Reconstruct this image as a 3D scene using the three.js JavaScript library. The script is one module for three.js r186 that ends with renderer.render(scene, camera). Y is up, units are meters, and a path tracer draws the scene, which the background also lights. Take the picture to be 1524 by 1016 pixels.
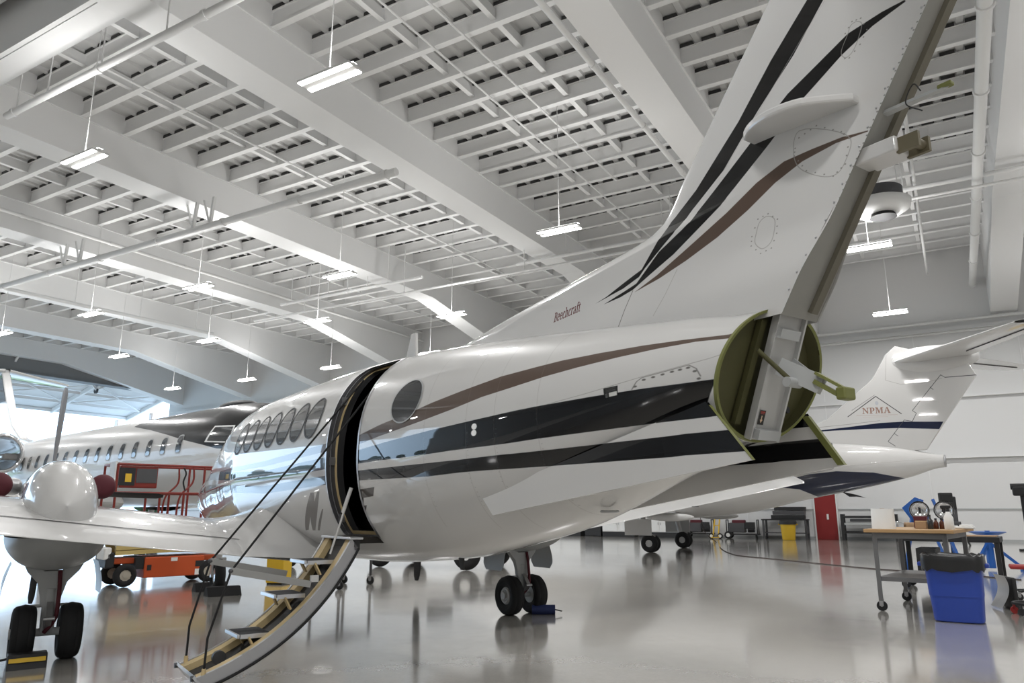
import * as THREE from 'three';
import { mergeGeometries } from 'three/addons/utils/BufferGeometryUtils.js';
import { RoundedBoxGeometry } from 'three/addons/geometries/RoundedBoxGeometry.js';
import { RectAreaLightUniformsLib } from 'three/addons/lights/RectAreaLightUniformsLib.js';

// ---------------------------------------------------------------- camera, sky, exposure
const scene = new THREE.Scene();
const renderer = new THREE.WebGLRenderer({ antialias: true });
renderer.toneMapping = THREE.LinearToneMapping;
renderer.toneMappingExposure = 1.62;
renderer.shadowMap.enabled = true;
RectAreaLightUniformsLib.init();
const EYE = new THREE.Vector3(0, 1.32, 0), FOCAL = 1102.69, D2R = Math.PI / 180;
const camera = new THREE.PerspectiveCamera(2 * Math.atan(508 / FOCAL) / D2R, 1524 / 1016, 0.05, 600);
camera.position.copy(EYE);
camera.rotation.set(12.808 * D2R, 30.649 * D2R, -0.09 * D2R, 'YXZ');
camera.updateMatrixWorld();
scene.background = new THREE.Color(0.55, 0.76, 1.0);
scene.backgroundIntensity = 2.4;
const LAMP_DOWN = 106, ADDED_LAMP_UP = 38;  // upward share is added to brighten the roof

// ---------------------------------------------------------------- helpers
let seed = 7;
const rnd = (a = 0, b = 1) => { seed = (seed * 16807) % 2147483647; return a + (b - a) * (seed / 2147483647); };
const V = (x, y, z) => new THREE.Vector3(x, y, z);
function ray(px, py) {            // direction of a photo pixel (1524 x 1016)
  return V(px - 762, 508 - py, -FOCAL).applyQuaternion(camera.quaternion).normalize();
}
const onY = (px, py, y = 0) => { const d = ray(px, py); return EYE.clone().addScaledVector(d, (y - EYE.y) / d.y); };
const onZ = (px, py, z) => { const d = ray(px, py); return EYE.clone().addScaledVector(d, (z - EYE.z) / d.z); };
const used = {};
const numbered = (n) => { const k = used[n] = (used[n] ?? -1) + 1; return k ? n + '_' + String(k).padStart(3, '0') : n; };
function mesh(name, geo, mat, parent) {
  const g = Array.isArray(geo) ? join(geo) : geo;
  const m = new THREE.Mesh(g, mat); m.name = parent ? name : numbered(name);
  m.castShadow = m.receiveShadow = true; (parent ?? scene).add(m); return m;
}
function join(list) {
  return mergeGeometries(list.map((g) => {
    const h = g.index ? g.toNonIndexed() : g.clone();
    for (const k of Object.keys(h.attributes)) if (!['position', 'normal', 'uv'].includes(k)) h.deleteAttribute(k);
    if (!h.attributes.normal) h.computeVertexNormals();
    if (!h.attributes.uv) h.setAttribute('uv', new THREE.BufferAttribute(new Float32Array(h.attributes.position.count * 2), 2));
    return h;
  }));
}
function thing(name, label, category, pos = [0, 0, 0], turn = 0, group) {
  const o = new THREE.Group(); o.name = numbered(name); o.position.set(...pos); o.rotation.y = turn;
  o.userData = { label, category }; if (group) o.userData.group = group; scene.add(o); return o;
}
function tag(o, label, category, group) { Object.assign(o.userData, { label, category }); if (group) o.userData.group = group; return o; }
function struct(o) { o.userData.kind = 'structure'; return o; }
function copy(o, pos, turn, label) {
  const c = o.clone(); c.name = numbered(o.name.replace(/_\d{3}$/, '')); c.userData = { ...o.userData }; if (label) c.userData.label = label;
  c.position.set(...pos); c.rotation.y = turn; scene.add(c); return c;
}
const box = (w, h, d, x = 0, y = 0, z = 0) => new THREE.BoxGeometry(w, h, d).translate(x, y, z);
const rbox = (w, h, d, x = 0, y = 0, z = 0, r = 0.02) => new RoundedBoxGeometry(w, h, d, 2, Math.min(r, w / 2.01, h / 2.01, d / 2.01)).translate(x, y, z);
const cyl = (r1, r2, h, x = 0, y = 0, z = 0, axis = 'y', n = 24) => {
  const g = new THREE.CylinderGeometry(r1, r2, h, n); if (axis === 'x') g.rotateZ(-Math.PI / 2); if (axis === 'z') g.rotateX(Math.PI / 2); return g.translate(x, y, z);
};
const sph = (r, x, y, z, sx = 1, sy = 1, sz = 1, n = 20) => new THREE.SphereGeometry(r, n, n * 0.7 | 0).scale(sx, sy, sz).translate(x, y, z);
const tor = (r, t, x, y, z, axis = 'z', n = 32) => { const g = new THREE.TorusGeometry(r, t, 12, n); if (axis === 'x') g.rotateY(Math.PI / 2); if (axis === 'y') g.rotateX(Math.PI / 2); return g.translate(x, y, z); };
const toV = (p) => p.isVector3 ? p : V(...p);
function tube(pts, r, smooth = false, n = 8) {
  pts = pts.map(toV);
  if (smooth) return new THREE.TubeGeometry(new THREE.CatmullRomCurve3(pts), pts.length * 10, r, n);
  const path = new THREE.CurvePath(); for (let i = 0; i + 1 < pts.length; i++) path.add(new THREE.LineCurve3(pts[i], pts[i + 1]));
  const list = [];
  for (let i = 0; i + 1 < pts.length; i++) { list.push(rod(pts[i], pts[i + 1], r, r, n)); if (i) list.push(new THREE.SphereGeometry(r, n, 6).translate(pts[i].x, pts[i].y, pts[i].z)); }
  return list.length > 1 ? join(list) : list[0];
}
function rod(a, b, r1, r2 = r1, n = 10) {
  a = toV(a); b = toV(b); const d = b.clone().sub(a), L = d.length();
  return new THREE.CylinderGeometry(r2, r1, L, n).translate(0, L / 2, 0).applyQuaternion(new THREE.Quaternion().setFromUnitVectors(V(0, 1, 0), d.normalize())).translate(a.x, a.y, a.z);
}
function bar(a, b, w, h, up = V(0, 1, 0)) {           // rectangular bar from a to b
  a = toV(a); b = toV(b); const d = b.clone().sub(a), L = d.length(); d.normalize();
  const x = up.clone().cross(d); if (x.lengthSq() < 1e-6) x.set(1, 0, 0); x.normalize(); const y = d.clone().cross(x);
  return box(w, h, L, 0, 0, L / 2).applyMatrix4(new THREE.Matrix4().makeBasis(x, y, d).setPosition(a));
}
function extr(pts, depth, bevel = 0) {                 // outline in xy, depth along z
  const s = new THREE.Shape(pts.map(([x, y]) => new THREE.Vector2(x, y)));
  return new THREE.ExtrudeGeometry(s, { depth, bevelEnabled: bevel > 0, bevelSize: bevel, bevelThickness: bevel, bevelSegments: 2, curveSegments: 8 });
}
const lathe = (pts, n = 32) => new THREE.LatheGeometry(pts.map(([x, y]) => new THREE.Vector2(x, y)), n);
function gridGeo(nu, nv, f, closedU = false) {         // f(i,j) -> [x,y,z,u,v] or null; quads with a null corner are left out
  const pos = [], uv = [], id = [], idx = [];
  for (let i = 0; i <= nu; i++) for (let j = 0; j <= nv; j++) { const p = f(i, j); if (!p) { id.push(-1); continue; } id.push(pos.length / 3); pos.push(p[0], p[1], p[2]); uv.push(p[3] ?? 0, p[4] ?? 0); }
  const at = (i, j) => id[i * (nv + 1) + j];
  for (let i = 0; i < nu; i++) for (let j = 0; j < nv; j++) {
    const a = at(i, j), b = at(i + 1, j), c = at(i + 1, j + 1), d = at(i, j + 1);
    if (a < 0 || b < 0 || c < 0 || d < 0) continue; idx.push(a, b, c, a, c, d);
  }
  const g = new THREE.BufferGeometry();
  g.setAttribute('position', new THREE.Float32BufferAttribute(pos, 3)); g.setAttribute('uv', new THREE.Float32BufferAttribute(uv, 2)); g.setIndex(idx); g.computeVertexNormals(); return g;
}
const lerp = (a, b, t) => a + (b - a) * t, clamp = (x, a, b) => Math.min(b, Math.max(a, x));
const smooth = (a, b, x) => { const t = clamp((x - a) / (b - a), 0, 1); return t * t * (3 - 2 * t); };
function table(rows) {                                 // monotone-ish cubic through rows [x, a, b, ...]
  rows = rows.slice().sort((p, q) => p[0] - q[0]); const n = rows.length, m = rows.map((r, i) => r.map((v, k) => {
    if (!k) return 0; if (i === 0 || i === n - 1) return 0;
    const d0 = (v - rows[i - 1][k]) / (r[0] - rows[i - 1][0]), d1 = (rows[i + 1][k] - v) / (rows[i + 1][0] - r[0]);
    return d0 * d1 <= 0 ? 0 : 2 * d0 * d1 / (d0 + d1);
  }));
  return (x) => {
    x = clamp(x, rows[0][0], rows[n - 1][0]); let i = 0; while (i < n - 2 && x > rows[i + 1][0]) i++;
    const a = rows[i], b = rows[i + 1], h = b[0] - a[0], t = (x - a[0]) / h, t2 = t * t, t3 = t2 * t;
    return a.map((v, k) => k ? (2 * t3 - 3 * t2 + 1) * v + (t3 - 2 * t2 + t) * h * m[i][k] + (-2 * t3 + 3 * t2) * b[k] + (t3 - t2) * h * m[i + 1][k] : x);
  };
}
// value noise and computed textures
const hash = (x, y) => { const s = Math.sin(x * 127.1 + y * 311.7) * 43758.5453; return s - Math.floor(s); };
function vnoise(x, y, p) { const xi = Math.floor(x), yi = Math.floor(y), f = x - xi, g = y - yi, u = f * f * (3 - 2 * f), w = g * g * (3 - 2 * g), q = (v) => ((v % p) + p) % p;
  return lerp(lerp(hash(q(xi), q(yi)), hash(q(xi + 1), q(yi)), u), lerp(hash(q(xi), q(yi + 1)), hash(q(xi + 1), q(yi + 1)), u), w); }
function noiseTex(n, f, srgb, rx = 1, ry = 1) {        // f(x, y in 0..1, octave noise) -> [r, g, b] 0..255
  const d = new Uint8Array(n * n * 4);
  for (let y = 0; y < n; y++) for (let x = 0; x < n; x++) { const c = f(x / n, y / n), o = (y * n + x) * 4; d[o] = c[0]; d[o + 1] = c[1]; d[o + 2] = c[2]; d[o + 3] = 255; }
  const t = new THREE.DataTexture(d, n, n); t.wrapS = t.wrapT = THREE.RepeatWrapping; t.magFilter = THREE.LinearFilter; t.minFilter = THREE.LinearMipmapLinearFilter; t.generateMipmaps = true;
  if (srgb) t.colorSpace = THREE.SRGBColorSpace; t.repeat.set(rx, ry); t.needsUpdate = true; return t;
}
const fbm = (x, y, p, o = 4) => { let s = 0, a = 0.5; for (let i = 0; i < o; i++) { s += a * vnoise(x * p, y * p, p); p *= 2; a *= 0.5; } return s / (1 - Math.pow(0.5, o)); };
const lin = (r, g, b) => new THREE.Color().setRGB(r, g, b);
const std = (c, roughness = 0.6, metalness = 0, more = {}) => new THREE.MeshStandardMaterial({ color: c, roughness, metalness, side: THREE.DoubleSide, ...more });
const gloss = (c, roughness = 0.3, more = {}) => new THREE.MeshPhysicalMaterial({ color: c, roughness, clearcoat: 1, clearcoatRoughness: 0.03, specularIntensity: 0.15, side: THREE.DoubleSide, ...more });
function canvasTex(w, h, draw) {
  const c = document.createElement('canvas'); c.width = w; c.height = h; const x = c.getContext('2d'); draw(x, w, h);
  const t = new THREE.CanvasTexture(c); t.colorSpace = THREE.SRGBColorSpace; t.anisotropy = 8; return t;
}
const X = {
  white: gloss(lin(0.6, 0.595, 0.585), 0.32), structure: std(lin(0.8, 0.8, 0.795), 0.75), deck: std(lin(0.66, 0.66, 0.65), 0.8), pipe: std(lin(0.74, 0.74, 0.73), 0.5),
  wall: std(lin(0.72, 0.72, 0.715), 0.6), rubber: std(lin(0.012, 0.012, 0.013), 0.85), black: std(lin(0.015, 0.015, 0.016), 0.6), steel: std(lin(0.45, 0.45, 0.46), 0.38, 0.9), benchSteel: std(lin(0.17, 0.17, 0.172), 0.5, 0.4),
  alu: std(lin(0.62, 0.63, 0.65), 0.32, 0.85), darkSteel: std(lin(0.1, 0.1, 0.105), 0.5, 0.7), greyPaint: std(lin(0.42, 0.43, 0.43), 0.55), headerShade: std(lin(0.2, 0.205, 0.21), 0.7), liftHub: std(lin(0.45, 0.41, 0.34), 0.7), gapShade: std(lin(0.05, 0.05, 0.05), 0.9), skirt: std(lin(0.34, 0.35, 0.35), 0.4), hub: std(lin(0.55, 0.55, 0.54), 0.5),
  green: std(lin(0.075, 0.072, 0.026), 0.65), greenLip: std(lin(0.17, 0.18, 0.05), 0.55), tan: std(lin(0.58, 0.45, 0.24), 0.65), red: std(lin(0.3, 0.02, 0.018), 0.45), darkRed: std(lin(0.09, 0.012, 0.02), 0.75),
  orange: std(lin(0.5, 0.075, 0.015), 0.45), yellow: std(lin(0.72, 0.46, 0.03), 0.5), cream: std(lin(0.55, 0.42, 0.16), 0.5), blue: std(lin(0.018, 0.055, 0.34), 0.42), standBlue: std(lin(0.015, 0.11, 0.42), 0.4),
  glassDark: gloss(lin(0.03, 0.033, 0.037), 0.15), wood: std(lin(0.42, 0.26, 0.12), 0.55), paper: std(lin(0.8, 0.8, 0.78), 0.8), cardboard: std(lin(0.36, 0.23, 0.13), 0.85), chrome: std(lin(0.75, 0.75, 0.76), 0.1, 1), glow: std(lin(1, 1, 1), 0.5, 0, { emissive: new THREE.Color(1, 0.985, 0.95), emissiveIntensity: 9 }),
};
// ---------------------------------------------------------------- hangar shell
const BACK = -37, LEFT = -53.5, RIGHT = 14, FRONT = 26, DECK = 13.0, PURLIN = 12.5, BEAM = 11.3;
{ // floor: glossy grey epoxy
  const rough = noiseTex(512, (x, y) => { const v = 128 + 90 * (fbm(x, y, 6, 4) - 0.5) + 50 * (vnoise(x * 90, y * 90, 90) - 0.5); return [v, v, v]; });
  const tone = noiseTex(512, (x, y) => { const v = 238 + 26 * (fbm(x + 0.3, y, 5, 5) - 0.5) + 8 * (hash(x * 512, y * 512) - 0.5); return [v, v - 1, v - 4]; }, true);
  const bump = noiseTex(512, (x, y) => { const v = 128 + 90 * (fbm(x, y, 26, 2) - 0.5) + 120 * (fbm(x + 0.4, y, 5, 2) - 0.5); return [v, v, v]; });
  const m = new THREE.MeshPhysicalMaterial({ color: lin(0.55, 0.53, 0.5), map: tone, roughness: 0.34, roughnessMap: rough, bumpMap: bump, bumpScale: 0.007, clearcoat: 1, clearcoatRoughness: 0.1, ior: 1.5 });
  const g = gridGeo(1, 1, (i, j) => { const x = i ? RIGHT : LEFT, z = j ? FRONT : BACK; return [x, 0, z, x / 7, z / 7]; });
  struct(mesh('floor', [g.index.array && g.toNonIndexed(), box(RIGHT - LEFT, 0.3, FRONT - BACK, (LEFT + RIGHT) / 2, -0.152, (FRONT + BACK) / 2)], m));
}
{ // walls
  const back = struct(mesh('wall_back', box(RIGHT - LEFT + 1, 13.6, 0.4, (LEFT + RIGHT) / 2, 6.8, BACK - 0.2), X.wall));
  for (const y of [9.05, 6.12, 3.55]) { mesh('girt', box(RIGHT - LEFT, 0.16, 0.12, (LEFT + RIGHT) / 2, y, BACK + 0.06), X.wall, back); mesh('girt', box(RIGHT - LEFT, 0.03, 0.2, (LEFT + RIGHT) / 2, y - 0.095, BACK + 0.1), X.structure, back); }
  mesh('chair_rail', box(RIGHT - LEFT, 0.05, 0.05, (LEFT + RIGHT) / 2, 1.33, BACK + 0.025), X.greyPaint, back);
  for (let x = -52; x < 14; x += 3.9) mesh('panel_joint', box(0.035, 9, 0.02, x + 0.25, 4.5, BACK + 0.01), X.structure, back);
  mesh('wall_pipe', cyl(0.07, 0.07, 48, -10, 9.35, BACK + 0.25, 'x', 10), X.pipe, back);
  mesh('wall_pipe', cyl(0.05, 0.05, 48, -10, 8.85, BACK + 0.25, 'x', 10), X.pipe, back);
  mesh('baseboard_strip', box(RIGHT - LEFT, 0.12, 0.03, (LEFT + RIGHT) / 2, 0.06, BACK + 0.015), X.greyPaint, back);
  const left = struct(mesh('wall_left', [box(0.4, 13.6, 16, LEFT - 0.2, 6.8, 18.2), box(0.4, 3, 47.4, LEFT - 0.2, 12.1, -13.4)], X.wall));
  mesh('header_beam', [box(0.7, 1.3, 43, LEFT + 0.2, 10.95, -15.5), box(1.0, 0.08, 43, LEFT + 0.2, 10.32, -15.5), box(1.0, 0.08, 43, LEFT + 0.2, 11.6, -15.5)], X.headerShade, left);  // deep beam in dark grey, painted to stand in for the unlit end bay
  struct(mesh('wall_right', box(0.4, 13.6, FRONT - BACK + 1, RIGHT + 0.2, 6.8, (FRONT + BACK) / 2), X.wall));
  struct(mesh('wall_front', box(RIGHT - LEFT + 1, 13.6, 0.4, (LEFT + RIGHT) / 2, 6.8, FRONT + 0.2), X.wall));
}
{ // roof: box beams with haunches, purlins, bridging and ribbed deck, all parts of the ceiling
  const ceil = new THREE.Group(); ceil.name = 'ceiling'; struct(ceil); scene.add(ceil);
  mesh('roof_slab', box(RIGHT - LEFT + 1, 0.3, FRONT - BACK + 1, (LEFT + RIGHT) / 2, DECK + 0.45, (FRONT + BACK) / 2), X.deck, ceil);
  const lefts = []; for (let x = 9.9; x > LEFT - 1; x -= 7.9) lefts.push(x);
  const W = 0.95;
  for (const x of lefts) {
    const g = extr([[-BACK, 9.5], [27.6, BEAM], [-FRONT, BEAM], [-FRONT, DECK + 0.3], [-BACK, DECK + 0.3]], W, 0.012).rotateY(Math.PI / 2);   // outline in (-z, y)
    mesh('roof_beam', g.translate(x, 0, 0), X.structure, ceil);
    mesh('beam_ledge', box(0.06, 0.05, -6 - BACK, x + W + 0.03, PURLIN - 0.03, (BACK - 6) / 2), X.structure, ceil);
  }
  const edges = [RIGHT, ...lefts];
  edges.forEach((right, b) => {
    if (b === edges.length - 1) return;
    const x1 = b === 0 ? RIGHT : edges[b], x0 = edges[b + 1] + W, w = x1 - x0, cx = (x0 + x1) / 2; if (w < 0.5) return;
    // ribbed deck
    const prof = [], n = Math.round(w / 0.58), pitch = w / n;
    for (let k = 0; k < n; k++) { const a = x0 + k * pitch; prof.push([a, 0.07], [a + pitch * 0.62, 0.07], [a + pitch * 0.68, 0], [a + pitch * 0.94, 0]); } prof.push([x1, 0.07]);
    const g = gridGeo(prof.length - 1, 1, (i, j) => [prof[i][0], DECK + 0.04 + prof[i][1], j ? FRONT : BACK]).toNonIndexed(); g.computeVertexNormals();
    mesh('roof_deck', g, X.deck, ceil);
    const pg = join([box(w, 0.42, 0.05, 0, 0.25, 0.0), box(w, 0.04, 0.17, 0, 0.02, 0)]), cleat = box(w, 0.03, 0.13, 0, 0.46, 0);
    const geo = join([pg, cleat]);
    const gapShadeGeo = join(Array.from({ length: n }, (_, k) => box(pitch * 0.6, 0.1, 0.13, -w / 2 + (k + 0.31) * pitch, 0.53, 0)));  // dark blocks painting in the shade of the gap below the deck ribs
    for (let k = 0; k < 24; k++) { const c = mesh('painted_gap_shade', gapShadeGeo, X.gapShade, ceil); c.userData.kind = 'stuff'; c.position.set(cx, PURLIN, BACK + 0.7 + k * 1.29); const p = mesh('purlin', geo, X.structure, ceil); p.position.set(cx, PURLIN, BACK + 0.7 + k * 1.29); }
    for (const f of [0.335, 0.665]) mesh('bridging', [box(0.07, 0.3, 30.6, x0 + w * f, PURLIN + 0.3, BACK + 15.5), box(0.14, 0.025, 30.6, x0 + w * f, PURLIN + 0.15, BACK + 15.5)], X.structure, ceil);
  });
  mesh('cross_girder', [box(6.95, 1.7, 0.55, -17.2, 12.15, -7.25), box(6.95, 0.06, 0.1, -17.2, 11.33, -6.9)], X.structure, ceil);
}
{ // folding hangar door, swung up outside the opening: tilted frame of panels and braces
  const t = thing('hangar_door', 'raised folding hangar door of white braced panels above the bright opening', 'hangar door');
  const a = [LEFT - 0.4, 10.6], b = [LEFT - 6.2, 9.0], P = (u, z, d = 0) => V(lerp(a[0], b[0], u), lerp(a[1], b[1], u) - d, z);
  for (let k = 0; k < 7; k++) { const z0 = -37 + k * 6.14, z1 = z0 + 6.08;
    for (let j = 0; j < 3; j++) mesh('door_panel', bar(P(j / 3 + 0.005, (z0 + z1) / 2), P((j + 1) / 3 - 0.005, (z0 + z1) / 2), z1 - z0, 0.05), X.wall, t); }
  for (let k = 0; k <= 7; k++) mesh('door_rib', bar(P(0, -37 + k * 6.14, 0.2), P(1, -37 + k * 6.14, 0.2), 0.16, 0.3), X.structure, t);
  for (const u of [0.02, 0.34, 0.67, 0.98]) mesh('door_rail', bar(P(u, -37, 0.15), P(u, 6, 0.15), 0.14, 0.22), X.structure, t);
  for (let k = 0; k < 7; k++) { const z0 = -37 + k * 6.14; mesh('door_brace', rod(P(0.02, z0 + 0.1, 0.22), P(0.67, z0 + 6, 0.22), 0.05), X.structure, t); mesh('door_brace', rod(P(0.67, z0 + 0.1, 0.22), P(0.02, z0 + 6, 0.22), 0.05), X.structure, t); }
  for (const z of [-30.9, -24.7, -18.6, -12.4]) {
    mesh('lift_truss', [bar([LEFT + 0.9, 11.4, z], [LEFT - 0.5, 10.0, z], 0.12, 0.12), bar([LEFT - 0.5, 10.0, z], [LEFT + 0.6, 11.5, z - 2.2], 0.1, 0.1), bar([LEFT - 0.5, 10.0, z], [LEFT + 0.6, 11.5, z + 2.2], 0.1, 0.1)], X.structure, t);
    mesh('pulley', cyl(0.22, 0.22, 0.1, LEFT - 0.5, 9.95, z, 'z', 20), X.darkSteel, t);
  }
}
{ // outside: apron, grass and a row of trees
  const conc = std(lin(0.5, 0.5, 0.48), 0.9), grassM = std(lin(0.12, 0.18, 0.05), 1), leaf = std(lin(0.025, 0.045, 0.018), 1), bark = std(lin(0.05, 0.035, 0.025), 1);
  struct(mesh('pavement_apron', box(70, 0.3, 260, LEFT - 35, -0.16, -20), conc));
  struct(mesh('lawn', box(300, 0.3, 500, LEFT - 220, -0.18, -20), grassM));
  for (let k = 0; k < 22; k++) {
    const z = -130 + k * 13 + rnd(-1, 1), x = LEFT - 150 + rnd(-8, 8), h = rnd(6, 11);
    const t = thing('tree', 'dark leafy tree at the edge of the lawn outside the hangar opening', 'tree', [x, 0, z], rnd(0, 6), 'trees beyond the apron');
    mesh('trunk', cyl(0.2, 0.32, h * 0.4, 0, h * 0.2, 0, 'y', 8), bark, t);
    const parts = []; for (let i = 0; i < 7; i++) { const g = new THREE.IcosahedronGeometry(rnd(1.6, 2.8), 2), p = g.attributes.position; for (let q = 0; q < p.count; q++) { const s = 0.75 + 0.5 * hash(Math.round(p.getX(q) * 9), Math.round(p.getY(q) * 9 + p.getZ(q) * 5)); p.setXYZ(q, p.getX(q) * s, p.getY(q) * s, p.getZ(q) * s); } g.computeVertexNormals(); parts.push(g.translate(rnd(-2.4, 2.4), h * 0.55 + rnd(-1.5, 2), rnd(-2.4, 2.4))); }
    mesh('crown', parts, leaf, t);
  }
}
// pendant strip lamps: seen ones placed by pixel, unseen ones added, at one hanging height
{
  const proto = thing('pendant_lamp', '', 'lamp');
  mesh('housing', [rbox(1.24, 0.05, 0.37, 0, 0.045, 0, 0.012), box(1.2, 0.06, 0.1, 0, 0.09, 0)], X.pipe, proto);
  for (const z of [-0.125, 0.125]) mesh('light_strip', rbox(1.22, 0.02, 0.1, 0, 0.012, z, 0.008), X.glow, proto);
  for (const z of [-0.12, 0.12]) mesh('added_uplight_strip', box(1.18, 0.006, 0.09, 0, 0.073, z), X.glow, proto);  // added upward glow, only there to lift the ceiling
  const spots = [];
  for (const p of [[490, 117], [125, 238], [832, 344], [505, 411], [295, 428], [135, 468], [672, 470], [472, 479], [310, 508], [492, 548], [367, 566], [177, 531], [2, 497], [640, 527], [1293, 369], [1325, 467]]) { const w = onY(p[0], p[1], 8.82); spots.push([w.x, w.z]); }
  const seen = spots.length;
  for (const [x, z] of [[5.8, 0.4], [-1.5, 0.4], [5.8, 9.2], [-1.5, 9.2], [-28.6, 0.4], [-42, 0.4], [-42, 12], [-30, 19], [5.8, 18], [-1.5, 19]]) spots.push([x, z]);  // unseen lamps beyond the frame, added to light the hall
  for (const z of [-8.4, -17.2, -23.2, -31.9]) spots.push([5.8, z]);
  spots.push([-1.5, -8.4], [-28.6, -8.3], [-42.2, -8.3], [-42.2, -15.7], [-42.2, -29]);
  const hang = [];
  spots.forEach(([x, z], i) => {
    const o = i ? copy(proto, [x, 8.82, z], 0) : proto; if (!i) o.position.set(x, 8.82, z);
    hang.push([o, x]);
    tag(o, 'hanging white strip lamp with two glowing bars on a thin rod under the roof', 'lamp', 'strip lamps hung from the hangar roof');
    for (const [power, y, turn] of [[LAMP_DOWN, 8.80, -1], [ADDED_LAMP_UP, 8.93, 1]]) { const l = new THREE.RectAreaLight(new THREE.Color(1, 0.992, 0.985), power, 1.22, 0.34); l.position.set(x, y, z); l.rotation.x = turn * Math.PI / 2; l.castShadow = true; scene.add(l); }  // downward light of the lamp, plus an added upward one for the ceiling
  });
  for (const [o, x] of hang) { const under = (((9.9 + 0.95 - x) % 7.9) + 7.9) % 7.9 < 1.0; mesh('hanger_rod', rod([0, 0.1, 0], [0, (under ? BEAM + 0.03 : DECK + 0.14) - 8.82, 0], 0.011, 0.011, 8), X.pipe, o); }
}
// sprinkler and service pipes
{
  const pipe = (name, label, pts, r, hangers = []) => {
    const t = thing(name, label, 'pipe'); mesh('pipe_run', tube(pts, r, false, 12), X.pipe, t);
    const a = toV(pts[0]), b = toV(pts[pts.length - 1]), n = Math.max(2, Math.floor(a.distanceTo(b) / 3.2));
    for (let i = 0; i <= n; i++) { const p = a.clone().lerp(b, (i + 0.1) / (n + 0.2)); mesh('coupling', rod(p.clone().lerp(b, -0.04 / Math.max(1, p.distanceTo(b))), p.clone().lerp(b, 0.06 / Math.max(1, p.distanceTo(b))), r * 1.25, r * 1.25, 12), X.pipe, t); }
    for (const h of hangers) { const p = a.clone().lerp(b, h); mesh('hanger', rod(p, [p.x, PURLIN + 0.1, p.z], 0.02, 0.02, 6), X.pipe, t); }
    return t;
  };
  pipe('sprinkler_pipe', 'capped white pipe slung across the bay beside the cross girder', [[-18.75, 10.6, -7.74], [-7.6, 10.6, -7.74]], 0.082, [0.04, 0.16, 0.35, 0.55, 0.8]);
  const big = pipe('sprinkler_main', 'heavy white pipe carried on forked brackets under the roof beams', [[-33.1, 10.3, -14.43], [-12.2, 10.3, -14.43]], 0.11);
  for (const [u, v] of [[92, 392], [116, 385], [281, 333], [308, 326]]) { const x = onY(u, v, 10.5).x; mesh('fork_bracket', [bar([x, 10.35, -14.43], [x - 0.4, 11.28, -14.43], 0.05, 0.05), bar([x + 0.02, 10.35, -14.43], [x + 0.12, 11.28, -14.43], 0.09, 0.09)], X.pipe, big); }
  mesh('branch_run', tube([[-33.1, 10.3, -14.43], [-32.6, 10.3, -24.4]], 0.085, false, 12), X.pipe, big); for (const f of [0.3, 0.6, 0.9]) mesh('branch_hanger', rod([-33.1 + 0.5 * f, 10.3, -14.43 - 10 * f], [-33.1 + 0.5 * f, DECK, -14.43 - 10 * f], 0.02), X.pipe, big);
  const p3 = (y, dz, r, x0, x1, label) => pipe('sprinkler_pipe', label, [[x0, y, -24 + dz], [x1, y, -24 + dz]], r, [0.08, 0.22, 0.36, 0.5, 0.64, 0.78]);
  p3(10.42, 0, 0.05, -29, 13.6, 'thin long white pipe, lower of two crossing under all the beams');
  p3(11.1, -0.9, 0.075, -14.5, 13.6, 'thicker white pipe just above the thin one crossing under the beams');
  p3(10.75, 0.6, 0.07, -26.5, -18.2, 'short white pipe ending in a valve riser under the beams');
  pipe('beam_conduit', 'white pipe fixed along the side of a roof beam', [[-28.4, 11.85, -9], [-28.4, 11.85, -36.8]], 0.07);
  pipe('beam_conduit', 'white pipe slung below the roof beam over the tail fin', [[-6.12, 11.25, -4], [-6.12, 11.25, -36.8]], 0.075);
  pipe('drain_pipe', 'thick ribbed white pipe alongside the roof beam, ending in a dark collar', [[1.48, 10.78, -11.5], [1.48, 10.78, -36.6]], 0.14);
  const r0 = onY(1427, 230, 11.2); pipe('rod_pipe', 'slender white pipe hung beside the thick ribbed pipe', [[-0.1, 11.4, -14], [-0.15, 11.4, -36]], 0.05, [0.2, 0.5, 0.8]);
  for (const [x, z0, z1, lb] of [[-17.5, -9, -30, 'thin conduit line hung along the middle of the bay above the capped pipe'], [-9.8, -8, -30, 'thin conduit line hung along the bay above the tail fin'], [-8.9, -8, -22, 'second thin conduit line beside the one above the tail fin']]) pipe('conduit', lb, [[x, 12.3, z0], [x, 12.3, z1]], 0.03);
}
{ // round ceiling heater fan
  const w = onY(1312, 322, 9.6);
  const t = thing('ceiling_fan_heater', 'round white ceiling fan heater with dark louvred drum', 'fan', [w.x, 9.6, w.z]);
  mesh('drum', cyl(0.62, 0.62, 0.36, 0, 0.62, 0, 'y', 32), X.darkSteel, t);
  mesh('bowl', lathe([[0.05, 0], [0.5, 0.03], [0.78, 0.2], [0.82, 0.4], [0.7, 0.46], [0.3, 0.46]]), X.pipe, t);
  mesh('nozzle', cyl(0.3, 0.36, 0.12, 0.05, -0.02, 0.1, 'y', 24), X.black, t);
  for (let k = 0; k < 4; k++) mesh('hanger', rod([0.5 * Math.cos(k * 1.57), 0.8, 0.5 * Math.sin(k * 1.57)], [0.5 * Math.cos(k * 1.57), PURLIN - 9.6, 0.5 * Math.sin(k * 1.57)], 0.015), X.pipe, t);
}
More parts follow.
